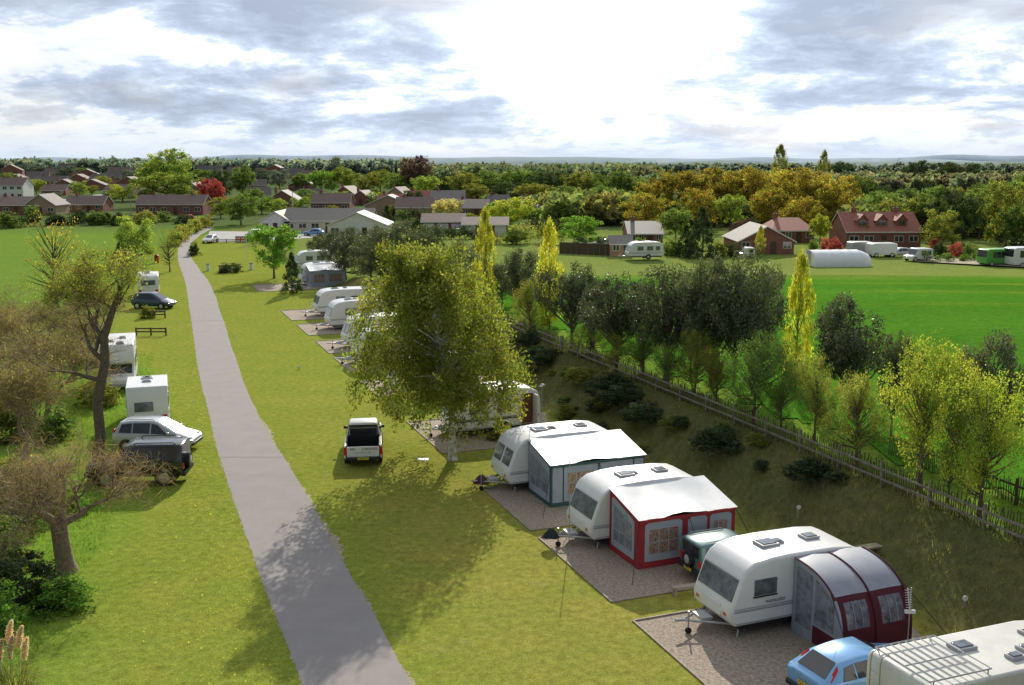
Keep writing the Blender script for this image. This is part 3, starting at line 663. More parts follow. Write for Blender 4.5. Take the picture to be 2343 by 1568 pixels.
gnarl('tall leaning bare tree with a leafing top behind the black car',b2,tk,
  [(P2(236,830),(-.9,.2,.7),.14,1.3,5),(P2(238,775),(-.6,.2,1),.13,1.1,5),(P2(262,710),(.6,0,.7),.09,.8,4),(P2(278,670),(.1,.3,1),.08,.7,4),(P2(262,710),(-.8,-.3,.8),.09,1.,5),(P2(225,870),(-1,-.3,.4),.12,1.3,5)],62,('gold',45),'bark',2,.28,nleaf=6,ls=.055,name='leaning_tree')
for i,(px,py,hh,sd,lab) in enumerate([(60,1060,3.4,63,'bare brown thicket tree at the left edge beside the pollard'),(110,960,3.9,64,'bare brown thicket tree left of the leaning tree'),(20,920,4.2,65,'bare thicket tree at the far left edge of the view'),(170,870,3.4,66,'bare thicket tree behind the leaning tree'),(70,860,4.,67,'bare thicket tree farthest back at the left edge')]):
    g=G(px,py)
    gnarl(lab,g,[((0,0,-.1),.2),((.1,0,1.2),.15)],[((.1,0,1.1),(a,b_,c_),.12,hh*.34,5) for a,b_,c_ in ((.8,.2,.9),(-.7,.3,.9),(.05,-.5,1),(-.2,.5,1.2))],sd,('olive',35),'barkp',3,.32,up=.05,nleaf=2,ls=.055,name='bare_tree')
for px,pb,pt,wp,lm,lab in [(60,1390,1265,190,'dark','dark green bush at the foot of the pollard tree'),(150,1400,1325,150,'bright','green leafy undergrowth right of the pollard trunk'),(10,1300,1180,120,'mid','green bush at the left edge beside the pollard'),(-10,1440,1330,150,'bright','bright green weeds at the left edge above the pampas grass'),(60,1150,1040,160,'olive','olive bush behind the pollard tree'),(130,1010,930,120,'mid','green bush at the foot of the leaning tree'),(225,930,870,100,'olive','olive bush behind the white trailer caravan'),(30,1010,900,120,'olive','olive bush among the bare thicket'),(200,830,760,120,'mid','green bush left of the white motorhome'),(90,850,760,140,'olive','olive bush behind the bare thicket'),(150,1180,1120,110,'bright','bright green bush left of the black car'),(40,1230,1150,120,'mid','green bush at the left edge behind the pollard trunk')]:
    ptree('shrub',px,pb,pt,wp,lm,lab,'bush','bush')
def pampas():
    base=G(36,1625); t=thing('pampas_grass','cream pampas grass plumes at the lower left corner','plant',base); r=np.random.default_rng(5); rn=random.Random(5)
    q=[];
    for i in range(260):
        a=rn.uniform(0,6.28); l=rn.uniform(.7,1.5); o=V((rn.gauss(0,.15),rn.gauss(0,.15),0)); e=V((math.cos(a),math.sin(a),0)); s=e.cross(V((0,0,1)))*.012
        p0=o;p1=o+e*l*.35+V((0,0,l*.8));p2=o+e*l*.9+V((0,0,l*.7)); q+= [p0-s,p0+s,p1+s,p1-s,p1-s,p1+s,p2+s*.2,p2-s*.2]
    q=np.array([tuple(p) for p in q]); obj('leaf_blades',npmesh('leaf_blades',q,4,np.tile(.6+.8*r.random((len(q)//4,1)),(1,3)),LM['olive']),t)
    for x,z,yy in ((-.5,2.25,.1),(-.32,2.05,0),(-.12,2.5,.2),(.02,2.2,-.1),(.2,2.4,.1),(.36,2.1,0),(-.65,1.95,.2)):
        st=MB(); st.tube([(x*.3,yy,0),(x*.8,yy,z*.6),(x,yy,z-.5)],[.012,.01,.008],4); s=part('stalk',st,M['wood'],t)
        k=np.linspace(0,1,26); C=np.stack([x+.12*k**2,np.full(26,yy),z-.6+.62*k],1); qq,col=leafverts(C,.1*np.sin(np.pi*(.12+.85*k)),44,.055,r,aspect=.16,bvar=.1); obj('plume',npmesh('plume',qq,4,col,LM['plume']),s)
pampas()
# ---------------------------------------------------------------- grass and weeds (uncountable)
def blades(name,label,n,region,hmin,hmax,wd,lm,seed,keep,var=.45):
    r=np.random.default_rng(seed); x=r.uniform(region[0],region[1],n); y=region[2]+(region[3]-region[2])*r.random(n)**1.3
    k=keep(x,y); x,y=x[k],y[k]; n=len(x); z=T(x,y); h=r.uniform(hmin,hmax,n); a=r.uniform(0,6.28,n); lean=r.normal(0,.45,(n,2))*h[:,None]
    p=np.stack([x,y,z],1); s=np.stack([np.cos(a)*wd,np.sin(a)*wd,np.zeros(n)],1); tip=p+np.stack([lean[:,0],lean[:,1],h],1)
    q=np.stack([p-s,p+s,tip],1).reshape(-1,3); b=1-var+2*var*r.random(n); col=np.stack([b*(.85+.4*r.random(n)),b,b],1)
    tag(obj(name,npmesh(name,q,3,col,LM[lm])),label,'grass',kind='stuff')
def offroad(x,y): return ~((x>np.interp(y,ryl,rxl)+.03)&(x<np.interp(y,ryl,rxr)-.03))
def infield(x,y): return (sdist(x,y)<-.15)&offroad(x,y)&(x>hedge_x(y)-3)&(np.abs(x)<y*.55+2)
blades('grass','short mown grass of the campsite lawn',260000,(-26,12,23,62),.015,.04,.008,'grass',71,infield,.28)
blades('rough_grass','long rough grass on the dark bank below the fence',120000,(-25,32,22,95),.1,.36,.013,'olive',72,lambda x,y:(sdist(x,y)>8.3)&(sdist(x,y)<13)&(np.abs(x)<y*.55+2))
blades('rough_grass','long bright grass under the row of trees beyond the fence',60000,(-15,45,24,100),.08,.3,.014,'bright',73,lambda x,y:(sdist(x,y)>12.5)&(sdist(x,y)<17)&(np.abs(x)<y*.55+2))
blades('rough_grass','long green grass along the left hedge bank',60000,(-32,-8,24,80),.1,.35,.013,'bright',74,lambda x,y:(x<hedge_x(y)+4.5)&(x>hedge_x(y)-6))
r=np.random.default_rng(75); n=2600; y=24+50*r.random(n)**1.5; x=np.interp(y,ryl,rxl)-.3-np.abs(r.normal(0,2.2,n)); z=np.full(n,.05)
q,col=leafverts(np.stack([x,y,z],1),np.full(n,.02),1,.022,r,aspect=.9); tag(obj('dandelions',npmesh('dandelions',q,4,col,LM['yellow'])),'yellow dandelions scattered in the lawn left of the lane','flowers',kind='stuff')
for px,py,s_,lm,lab in [(1245,835,1.5,'dark','dark ivy clump high on the bank, left one'),(1395,905,1.6,'dark','dark ivy clump on the bank below the fence middle'),(1475,965,1.3,'dark','dark brush heap on the bank above the green awning'),(1640,1040,1.5,'dark','brush heap on the bank between the two middle caravans'),(1330,880,1.1,'olive','olive tuft on the bank left of the brush heap'),(1300,960,1.,'olive','pale weeds behind the caravan with its door open'),(1200,790,1.3,'dark','dark ivy clump behind the birch'),(1850,1110,1.1,'dark','low brush heap on the bank above the red awning'),(1430,930,1.4,'dark','dark brush heap right of the ivy clump'),(1140,1010,.7,'olive','olive weeds left of the green awning caravan')]:
    g=GT(px,py); put_tree('shrub',g,s_*.75,s_*2.,lm,lab,'brush_heap','shrub')
rb_=random.Random(12)
for i in range(30):
    p=SA(rb_.uniform(8.8,11.6),rb_.uniform(4,58)); p.z=float(T(p.x,p.y)); s_=rb_.uniform(.5,1.2); put_tree('shrub',p,s_*.6,s_*1.6,rb_.choice(('mid','olive','dark','olive')),'low scrubby plant on the slope of the bank','scrub_plant','shrub','scrubby plants on the bank')
# ---------------------------------------------------------------- fence
def fence(label,s,a0,a1,step,hp,rails,pale,name='rail_fence',mt='fencew'):
    base=SA(s,a0,0); t=thing(name,label,'fence',(base.x,base.y,float(T(base.x,base.y))))
    d=SA(s,a1)-SA(s,a0); Ln=d.length; d.normalize(); n=int(Ln/step); nr=V((d.y,-d.x,0))
    def loc(k,z): 
        p=base+d*k; return V((p.x-base.x,p.y-base.y,float(T(p.x,p.y))-t.location.z+z))
    rn=random.Random(4)
    for i in range(n+1):
        mb=MB(); p=loc(i*step,0); u=d*.042; v=nr*.042; hh=hp+rn.uniform(-.05,.08); mb.add([p-u-v-V((0,0,.2)),p+u-v-V((0,0,.2)),p+u+v-V((0,0,.2)),p-u+v-V((0,0,.2))]+[q+V((0,0,hh))for q in (p-u-v,p+u-v,p+u+v,p-u+v)],[(3,2,1,0),(4,5,6,7),(0,1,5,4),(1,2,6,5),(2,3,7,6),(3,0,4,7)]); part('post',mb,M[mt],t)
    for zr in rails:
        mb=MB()
        for i in range(n): 
            a=loc(i*step,zr+rn.uniform(-.02,.02)); b=loc((i+1)*step,zr+rn.uniform(-.02,.02)); mb.panel((a+b)/2-nr*.065,(b-a)/2,V((0,0,.04)),.03)
        part('rail',mb,M[mt],t)
    if pale:
        mb=MB(); k=0.
        while k<Ln:
            p=loc(k,0)+nr*.1; hh=rn.uniform(.75,1.1); tl=rn.gauss(0,.05); mb.panel(p+V((0,0,hh/2)),d*.014,V((d.x*tl,d.y*tl,hh/2)),.015); k+=rn.uniform(.08,.14)
        o=part('palings',mb,M['woodd'],t); o['kind']='stuff'
fence('long timber post and rail fence with chestnut palings along the bank top',12.1,-13,74,2.6,.95,(.32,.7),True)
fence('second low paling fence beyond the young trees at the right edge',15.2,-16,6,2.5,.95,(.75,),True,'paling_fence','woodd')
for px0,px1,py,lab in ((312,380,768,'low wooden knee rail on the left lawn, nearer one'),(330,378,728,'low wooden knee rail on the left lawn, farther one'),(495,610,556,'low wooden rail fence around the far car park')):
    a,b=G(px0,py),G(px1,py); t=thing('knee_rail',lab,'fence',a); n=max(2,int((b-a).length/1.8)); d=(b-a)
    for i in range(n+1): mb=MB(); p=d*i/n; mb.box(p.x-.06,p.x+.06,p.y-.06,p.y+.06,-.1,.7); part('post',mb,M['woodd'],t)
    for zr in (.35,.62): mb=MB(); mb.panel(d/2+V((0,-.07,zr)),d/2,V((0,0,.06)),.04); part('rail',mb,M['woodd'],t)
# ---------------------------------------------------------------- vehicles
def wheel(t,x,y,r_,side,wd=.2):
    mb=MB(); mb.tube([(x,y-wd*side,r_),(x,y-.03*side,r_),(x,y,r_)],[r_,r_,r_*.93],20); wl=part('wheel',mb,M['rubber'],t,True)
    m2=MB(); m2.tube([(x,y-.01*side,r_),(x,y+.012*side,r_)],[r_*.66,r_*.6],16); 
    for k in range(5): a=k*1.2566; m2.tube([(x,y+.012*side,r_),(x+math.cos(a)*.1*r_,y+.016*side,r_+math.sin(a)*.1*r_)],[.03,.02],5)
    part('rim',m2,M['chrome'],wl,True)
def car(name,label,cat,loc,rot,st,paint,wins,ws,rw,wx,wr_,group=None,rearlight=None,frontlight=None,plate=None,bumper=None,sc_=1.):
    t=thing(name,label,cat,loc,rot,group); t.scale=(sc_,sc_,sc_); st=np.array(st,float); xs_=st[:,0]
    mb=MB(); ring=[]
    for x,zb,zt,zr,wb,wt,wr2 in st:
        hp=[(wb-.12,zb),(wb,zb+.12),(wt+.025,zb+(zt-zb)*.6),(wt,zt),(wr2,zr-.05),(wr2-.1,zr)]
        ring.append([(x,a,b) for a,b in hp]+[(x,-a,b) for a,b in hp[::-1]])
    k=12; mb.v=[p for rr_ in ring for p in rr_]; n=len(ring)
    for i in range(n-1):
        for j in range(k): mb.f.append([i*k+j,i*k+(j+1)%k,(i+1)*k+(j+1)%k,(i+1)*k+j]); mb.m.append(0)
    mb.f+=[list(range(k))[::-1],list(range((n-1)*k,n*k))]; mb.m+=[0,0]
    part('body',mb,paint,t,True,.035)
    f=lambda c,x: float(np.interp(x,xs_,st[:,c]))
    def surf(x,v): return f(5,x)+(f(6,x)-f(5,x))*v, f(2,x)+(f(3,x)-.05-f(2,x))*v
    for wv in wins:
        for s in (1,-1):
            m2=MB(); pts=[]
            for x,v in wv: yy,z=surf(x,v); pts.append((x,s*(yy+.012),z))
            if s<0: pts=pts[::-1]
            m2.poly(pts,(0,s,0),.012); part('side_window',m2,M['glass'],t)
    def screen(i,j,nm):
        a,b=st[i],st[j]; q=[V((a[0],-(a[6]-.1),a[3])),V((a[0],(a[6]-.1),a[3])),V((b[0],(b[6]-.1),b[3])),V((b[0],-(b[6]-.1),b[3]))]
        nn=(q[1]-q[0]).cross(q[3]-q[0]).normalized(); nn=nn if nn.z>0 or (abs(nn.z)<.3 and nn.x*a[0]>0) else -nn
        L_=lambda u,v: q[0].lerp(q[1],u).lerp(q[3].lerp(q[2],u),v)
        m2=MB(); m2.poly([L_(.03,.07)+nn*.012,L_(.97,.07)+nn*.012,L_(.95,.93)+nn*.012,L_(.05,.93)+nn*.012],nn,.01); part(nm,m2,M['glass'],t)
    if ws: screen(*ws,'windscreen')
    if rw: screen(*rw,'rear_window')
    wmax=st[:,5].max()
    for x in wx:
        for s in (1,-1):
            m2=MB(); m2.tube([(x,s*(wmax-.1),wr_),(x,s*(wmax+.03),wr_)],wr_+.075,18); part('wheel_arch',m2,M['black'],t)
            wheel(t,x,s*(wmax+.045),wr_,s)
    for y0,y1,x,z0,z1 in rearlight or []:
        for s in (1,-1): m2=MB(); a,b=sorted((s*y0,s*y1)); m2.box(x-.02,x+.06,a,b,z0,z1); part('tail_light',m2,M['red_light'],t,bevel=.01)
    for y0,y1,x,z0,z1 in frontlight or []:
        for s in (1,-1): m2=MB(); a,b=sorted((s*y0,s*y1)); m2.box(x-.08,x+.02,a,b,z0,z1); part('headlight',m2,M['lamp'],t,bevel=.02)
    for x0,x1,hw,z0,z1 in bumper or []: m2=MB(); m2.box(x0,x1,-hw,hw,z0,z1); part('bumper',m2,M['black'],t,bevel=.04)
    if plate:
        x,z,s_=plate; m2=MB(); m2.panel((x,0,z),(0,-.27,0),(0,0,.06),.012); p=part('number_plate',m2,M['plate_y'],t)
        text(s_,.1,M['black'],p,basis((x-.016,0,z),(0,-1,0),(0,0,1)))
    return t
SUV=[(-2.2,.5,1.12,1.86,.83,.87,.77),(-2.08,.42,1.14,1.93,.86,.9,.77),(.15,.4,1.12,1.93,.88,.9,.77),(.4,.4,1.12,1.87,.88,.9,.76),(1.0,.4,1.1,1.15,.88,.9,.82),(2.0,.42,1.04,1.07,.88,.88,.8),(2.2,.5,.98,1.0,.82,.83,.74)]
suvw=[[(-1.98,.1),(-1.3,.1),(-1.3,.9),(-1.95,.9)],[(-1.22,.1),(-.38,.1),(-.38,.9),(-1.22,.9)],[(-.28,.1),(.62,.1),(.28,.88),(-.28,.9)]]
def mirrors(t,x,y,z,m):
    for s in (1,-1): mb=MB(); a,b=sorted((s*y,s*(y+.16))); mb.box(x-.06,x+.06,a,b,z,z+.15); part('wing_mirror',mb,m,t,bevel=.03)
def spare(t,x,z,r_,m):
    mb=MB(); mb.tube([(x+.02,0,z),(x-.2,0,z)],[r_,r_],20); p=part('spare_wheel',mb,m,t,True); m2=MB(); m2.tube([(x-.19,0,z),(x-.215,0,z)],[r_*.6,r_*.5],16); part('rim',m2,M['skirt'],p,True)
def roofrails(t,x0,x1,y,z,m=None):
    for s in (1,-1):
        mb=MB(); mb.tube([(x0,s*y,z),(x0+.1,s*y,z+.07),(x1-.1,s*y,z+.07),(x1,s*y,z)],.02,6); part('roof_rail',mb,m or M['black'],t,True)
sv=car('parked_car','black off road car with spare wheel on its back parked left of the lane','car',anchor((-2.2,.9,.4),418,1092,.4,184),184,SUV,M['blackpaint'],suvw,(4,3),None,(-1.35,1.3),.37,
  rearlight=[(.6,.82,-2.22,.75,1.0)],frontlight=[(.5,.78,2.2,.72,.92)],bumper=[(-2.32,-2.1,.86,.42,.66),(2.1,2.3,.84,.42,.66)])
spare(sv,-2.2,1.0,.36,M['black']); roofrails(sv,-1.9,0,.68,1.93); mirrors(sv,.7,.9,1.12,M['black'])
mb=MB(); mb.box(-2.2,-2.21,-.6,.6,1.2,1.75); part('rear_window',mb,M['glass'],sv)
MPV=[(-2.1,.42,.9,1.0,.78,.81,.7),(-1.98,.3,.95,1.15,.84,.86,.68),(-1.72,.27,.96,1.52,.86,.88,.64),(-1.2,.25,.95,1.6,.86,.88,.64),(-.1,.25,.93,1.62,.87,.88,.64),(.25,.25,.93,1.56,.87,.88,.64),(1.28,.25,.9,.97,.86,.88,.72),(1.9,.28,.74,.78,.82,.84,.66),(2.12,.36,.6,.63,.7,.72,.55)]
mpvw=[[(-1.72,.12),(-1.05,.1),(-1.05,.9),(-1.6,.88)],[(-.98,.1),(-.1,.1),(-.1,.9),(-.98,.9)],[(-.02,.1),(.85,.12),(.3,.86),(-.02,.9)]]
mv=car('parked_car','silver people carrier parked beside the black off road car','car',anchor((1.9,-.88,.3),430,1024,.3,-3),-3,MPV,M['silver'],mpvw,(6,5),(1,2),(-1.35,1.3),.31,rearlight=[(.58,.8,-2.0,.85,1.2)],frontlight=[(.45,.72,1.98,.62,.78)],bumper=[(2.0,2.16,.7,.34,.5)])
roofrails(mv,-1.4,.1,.56,1.6,M['silver']); mirrors(mv,.9,.88,.95,M['silver'])
dk=car('parked_car','slate people carrier parked beside the far white caravan on the left','car',anchor((2.0,-.8,.3),384,702,.3,-12),-12,MPV,M['slate'],mpvw,(6,5),(1,2),(-1.35,1.3),.31,rearlight=[(.58,.8,-2.0,.85,1.2)],frontlight=[(.45,.72,1.98,.62,.78)])
HAT=[(-2.05,.42,.84,.88,.74,.78,.66),(-1.9,.3,.92,.97,.82,.85,.7),(-1.38,.25,.92,1.36,.85,.86,.6),(-.6,.24,.9,1.43,.86,.86,.6),(.05,.24,.89,1.4,.86,.86,.6),(.95,.25,.87,.92,.85,.86,.7),(1.75,.27,.72,.75,.82,.83,.66),(2.05,.36,.58,.6,.68,.7,.55)]
hatw=[[(-1.45,.12),(-.98,.1),(-.98,.9),(-1.3,.84)],[(-.92,.1),(-.2,.1),(-.2,.9),(-.92,.9)],[(-.13,.1),(.62,.12),(.12,.86),(-.13,.9)]]
bl=car('parked_car','light blue hatchback parked beside the grey white motorhome','car',anchor((-2.0,-.8,.85),1892,1578,.85,25),25,HAT,M['bluepaint'],hatw,(5,4),(1,2),(-1.3,1.3),.31,plate=(-2.085,.62,'EO03 XWD'),bumper=[(-2.12,-1.95,.76,.34,.5)])
for s in (1,-1):
    mb=MB(); mb.poly([(-2.0,s*.78,.72),(-1.97,s*.66,.8),(-1.46,s*.56,1.3),(-1.5,s*.66,1.22)],V((-.7,s*.35,.5)),.02); part('tail_light',mb,M['red_light'],bl)
mb=MB(); mb.tube([(-.9,.1,1.42),(-1.15,.1,1.62)],.008,4); part('aerial',mb,M['black'],bl)
te=car('parked_car','teal off road car parked beside the red awning','car',anchor((-1.75,-.8,.36),1604,1324,.36,22),22,[(a*.9,b,c*.95,d*.9,e_,f_,g_) for a,b,c,d,e_,f_,g_ in SUV],M['tealpaint'],[[(x*.9,v) for x,v in w_] for w_ in suvw],(4,3),None,(-1.2,1.2),.34,rearlight=[(.62,.82,-2.0,.75,1.05)],bumper=[(-2.1,-1.9,.86,.42,.62)],plate=(-2.12,.54,'N738 FVF'),sc_=.86)
spare(te,-1.98,.95,.34,M['black']); roofrails(te,-1.7,0,.66,1.74,M['steel']); 
mb=MB(); mb.box(-1.995,-1.985,-.62,.62,1.12,1.6); part('rear_window',mb,M['glass'],te)
def pickup():
    st=[(-.62,.5,1.08,1.68,.84,.88,.7),(-.5,.45,1.08,1.75,.86,.9,.7),(.35,.45,1.07,1.75,.88,.9,.7),(.62,.45,1.06,1.68,.88,.9,.7),(1.3,.45,1.05,1.11,.88,.9,.8),(2.35,.5,.98,1.02,.86,.88,.78),(2.58,.55,.9,.93,.8,.82,.72)]
    t=car('pickup_truck','white pickup truck with open dark load bed parked on the lawn','pickup',anchor((-2.55,0,.45),831,1048,.45,97),97,st,M['white'],[[(-.45,.1),(.1,.1),(.1,.9),(-.45,.9)],[(.18,.1),(.98,.12),(.6,.86),(.18,.9)]],(4,3),None,(-1.55,1.65),.38,frontlight=[(.5,.78,2.58,.7,.88)],bumper=[(-2.72,-2.52,.86,.36,.5),(2.5,2.68,.84,.45,.65)])
    mb=MB(); mb.box(-2.5,-.66,-.84,.84,.42,.5); part('bed_floor',mb,M['black'],t)
    for s in (1,-1):
        mb=MB(); a,b=sorted((s*.84,s*.92)); mb.box(-2.52,-.66,a,b,.42,1.06); part('bed_side',mb,M['white'],t,bevel=.02)
        mb=MB(); a,b=sorted((s*.79,s*.838)); mb.box(-2.46,-.68,a,b,.5,1.05); part('bed_liner',mb,M['black'],t)
        mb=MB(); a,b=sorted((s*.8,s*.93)); mb.box(-2.575,-2.51,a,b,.6,1.0); part('tail_light',mb,M['red_light'],t,bevel=.015)
    mb=MB(); mb.box(-2.56,-2.5,-.79,.79,.5,1.02); part('tailgate',mb,M['white'],t,bevel=.02)
    mb=MB(); mb.box(-2.497,-2.46,-.78,.78,.5,1.0); part('bed_liner',mb,M['black'],t)
    mb=MB(); mb.box(-.7,-.66,-.8,.8,.5,1.12); part('headboard',mb,M['black'],t)
    mb=MB(); mb.box(-.66,-.63,-.68,.68,1.125,1.6); part('rear_window',mb,M['glass'],t)
    mb=MB(); mb.tube([(-.8,-.76,1.05),(-.75,-.7,1.66),(-.75,.7,1.66),(-.8,.76,1.05)],.035,8); part('roll_bar',mb,M['black'],t,True)
    m4=MB(); m4.box(-2.735,-2.72,-.27,.27,.4,.52); p=part('number_plate',m4,M['plate_y'],t); text('AE06 BWU',.1,M['black'],p,basis((-2.739,0,.46),(0,-1,0),(0,0,1)))
    text('BEN',.15,M['black'],t,basis((-2.566,.5,.9),(0,-1,0),(0,0,1))); text('BURGESS',.15,M['black'],t,basis((-2.566,-.42,.9),(0,-1,0),(0,0,1)))
    text('GROUNDCARE',.11,M['green'],t,basis((-2.566,0,.72),(0,-1,0),(0,0,1)))
    mb=MB(); mb.tube([(-2.57,0,.9),(-2.575,0,.9)],.06,12); part('badge',mb,M['chrome'],t); mirrors(t,1.0,.9,1.05,M['black'])
pickup()
# ---------------------------------------------------------------- caravans
def caravan(label,loc,rot=202,Lg=5.,h=2.55,w_=2.2,stripe='skirt',group=None,front=1,sidewin=((.9,.9),(-.6,.9),(-1.8,.6)),dish=False,name='touring_caravan',door=None,boxy=False):
    t=thing(name,label,'caravan',loc,rot,group); f=Lg/2; hw=w_/2
    pr=[(f-.16,.4),(f+.02,.62),(f+.05,.9),(f-.04,1.12),(f-.36,1.98),(f-.52,2.22),(f-.85,2.42),(f-1.5,h-.03),(f-2.2,h)]
    pr+=[(-f+.05,h-.02),(-f,h-.08),(-f,1.2),(-f,.4)] if boxy else [(-f+1.3,h-.02),(-f+.6,h-.1),(-f+.2,h-.28),(-f+.05,h-.6),(-f,1.2),(-f+.03,.4)]
    mb=MB(); mb.prof(pr,-hw,hw); part('body',mb,M['white'],t,True,.03 if boxy else .09,seg=3)
    mb=MB(); mb.box(-f+.25,f-.35,-hw+.06,hw-.06,.28,.42); part('chassis',mb,M['black'],t)
    sl=V((-.32,0,.86)).normalized(); c=V((f-.04-.16,0,1.55))
    ws=[(0,.98)] if front==1 else [(-.52,.42),(.52,.42)]
    for y,hwid in ws:
        mb=MB(); mb.panel(c+V((0,y,0)),(0,hwid,0),sl*.36,.03); o=part('front_window',mb,M['tint'],t,bevel=.02)
        mb=MB(); mb.panel(c+V((.0,y,-.0))+sl*.39,(0,hwid,0),sl*.02,.035); part('frame',mb,M['skirt'],o)
    for s in (1,-1):
        for x,wd in sidewin:
            mb=MB(); mb.panel((x,s*(hw+.002),1.62),(-s*wd/2,0,0),(0,0,.27),.03); o=part('side_window',mb,M['tint'],t,bevel=.02)
            mb=MB(); mb.panel((x,s*(hw+.001),1.31),(-s*(wd/2+.03),0,0),(0,0,.02),.032); part('frame',mb,M['black'],o)
        mb=MB(); mb.panel((0,s*(hw+.001),.98),(-s*(f-.12),0,0),(0,0,.02),.008); mb.panel((0,s*(hw+.001),.9),(-s*(f-.12),0,0),(0,0,.035),.008); part('stripe',mb,M[stripe],t)
        mb=MB(); mb.panel((0,s*(hw+.002),.5),(-s*(f-.2),0,0),(0,0,.02),.02); part('trim',mb,M['skirt'],t)
        mb=MB(); mb.tube([(-.35,s*(hw-.05),.34),(-.35,s*(hw+.012),.34)],.42,20); part('wheel_arch',mb,M['black'],t)
        wheel(t,-.35,s*(hw+.03),.31,s)
        mb=MB(); mb.tube([(f-.5,s*(hw-.25),.4),(f-.35,s*(hw-.15),0)],.03,5); part('corner_steady',mb,M['steel'],t)
        mb=MB(); mb.tube([(-f+.5,s*(hw-.25),.4),(-f+.35,s*(hw-.15),0)],.03,5); part('corner_steady',mb,M['steel'],t)
        mb=MB(); a,b=sorted((s*.7,s*1.0)); mb.box(-f-.02,-f+.04,a,b,.6,.85); part('tail_light',mb,M['red_light'],t)
        mb=MB(); a,b=sorted((s*.72,s*.86)); mb.box(f-.0,f+.07,a,b,.74,.84); part('marker_light',mb,M['amber_light'],t,bevel=.01)
    mb=MB(); mb.panel((-f,0 if not boxy else .2,1.62 if not boxy else 1.35),(0,-.75 if not boxy else -.5,0),(0,0,.27),.04); part('rear_window',mb,M['tint'],t,bevel=.02)
    mb=MB(); mb.panel((f+.035,0,.82),(0,.55,0),(0,0,.2),.02); part('gas_locker',mb,M['white'],t,bevel=.015)
    for x,sz in ((f-2.0,.35),(-f+1.5,.28),(.2,.2)):
        mb=MB(); mb.box(x-sz,x+sz,-sz*.9,sz*.9,h-.02,h+.07); o=part('roof_hatch',mb,M['skirt'],t,bevel=.03); mb=MB(); mb.box(x-sz*.75,x+sz*.75,-sz*.65,sz*.65,h+.06,h+.095); part('dome',mb,M['tint'],o,bevel=.02)
    mb=MB()
    for s in (1,-1): mb.tube([(f-.3,s*.75,.36),(f+1.1,0,.42)],.04,6)
    mb.tube([(f+1.0,0,.42),(f+1.35,0,.45)],.05,8); part('drawbar',mb,M['steel'],t,True)
    mb=MB(); mb.tube([(f+.95,.14,.75),(f+.95,.14,.18)],.028,6); j=part('jockey_wheel',mb,M['steel'],t); mb=MB(); mb.tube([(f+.95,.09,.1),(f+.95,.19,.1)],.1,12); part('tyre',mb,M['rubber'],j,True)
    mb=MB(); mb.box(f+.15,f+.55,-.3,.3,.42,.5); part('step',mb,M['skirt'],t)
    if door:
        mb=MB(); mb.panel((door,hw+.003,1.3),(-.33,0,0),(0,0,.88),.015); part('doorway',mb,M['brownd'],t)
        mb=MB(); mb.panel((door-.36,hw+.34,1.3),(0,-.33,0),(0,0,.88),.04); part('door',mb,M['white'],t,bevel=.02)
    if dish:
        mb=MB(); mb.tube([(f-1.3,.5,h-.05),(f-1.3,.5,h+.3)],.02,5); mb.tube([(f-1.3,.5,h+.3),(f-1.3,.5,h+.36)],[.16,.1],12); part('roof_aerial',mb,M['white'],t,True)
    return t
def vang(px,py,Lg,w_=2.2,rot=202,z=.42): return anchor((Lg/2,w_/2,0),px,py,z,rot)
lc=vang(1672,1438,5.2)
cC=caravan('white caravan with raked front window beside the maroon porch awning',lc,Lg=5.2,front=1,sidewin=((1.35,.85),(-.6,.9),(-1.8,.6)))
text('marauder',.2,M['black'],cC,basis((.95,1.115,1.12),(-1,0,0),(0,0,1)))
ld=vang(1352,1238,5.1)
cD=caravan('white caravan with the red trimmed awning on its side',ld,Lg=5.1,front=1)
le=vang(1163,1110,5.6)
cE=caravan('white caravan with the green trimmed awning on its side',le,Lg=5.6,front=2,dish=True)
lf=anchor((-2.6,1.1,0),1238,968,.42,202)
cF=caravan('cream white caravan with its brown doorway open behind the birch',lf,Lg=5.2,door=-1.75,sidewin=((1.2,.9),(-.4,.8)),stripe='black')
bx_=thing('water_carrier','blue water carrier beside the open caravan door','container',lf+rz((-1.0,1.6),202),202); mb=MB(); mb.tube([(0,0,0),(0,0,.05),(0,0,.45),(0,0,.5)],[.16,.19,.19,.12],14); part('barrel',mb,M['blue'],bx_,True); mb=MB(); mb.tube([(0,0,.5),(0,0,.56)],.06,10); part('cap',mb,M['rubber'],bx_)
caravan('white twin window caravan, farthest of the row of four behind the birch',vang(726,716,6.4),Lg=6.4,front=2)
caravan('white caravan second farthest of the row of four behind the birch',vang(754,746,5.6),Lg=5.6)
caravan('blue striped white caravan third from the far end behind the birch',vang(794,789,5.2),Lg=5.2,stripe='blue',front=2)
caravan('white caravan with grey skirt nearest the birch in the row of four',vang(819,824,5.2),Lg=5.2)
caravan('white caravan mostly hidden behind the birch crown',vang(905,900,5.2),Lg=5.2,front=2)
cH=caravan('white caravan with grey patterned awning by the conical conifer',vang(690,645,5.),Lg=5.)
caravan('white caravan beyond the grey awning, farthest on the right lawn',vang(680,612,5.2),Lg=5.2)
caravan('square backed white caravan parked end on beside the silver car',anchor((-2.2,0,0),340,968,.42,108),rot=108,Lg=4.4,w_=2.2,h=2.5,boxy=True)
caravan('white caravan beyond the slate car at far left',anchor((-2.2,0,0),340,672,.42,108),rot=108,Lg=4.8)
caravan('cream caravan in the far right field beside the shed',anchor((0,1.1,0),1474,590,.42,175,float(T(20,140))),rot=190,Lg=5.4,front=2)
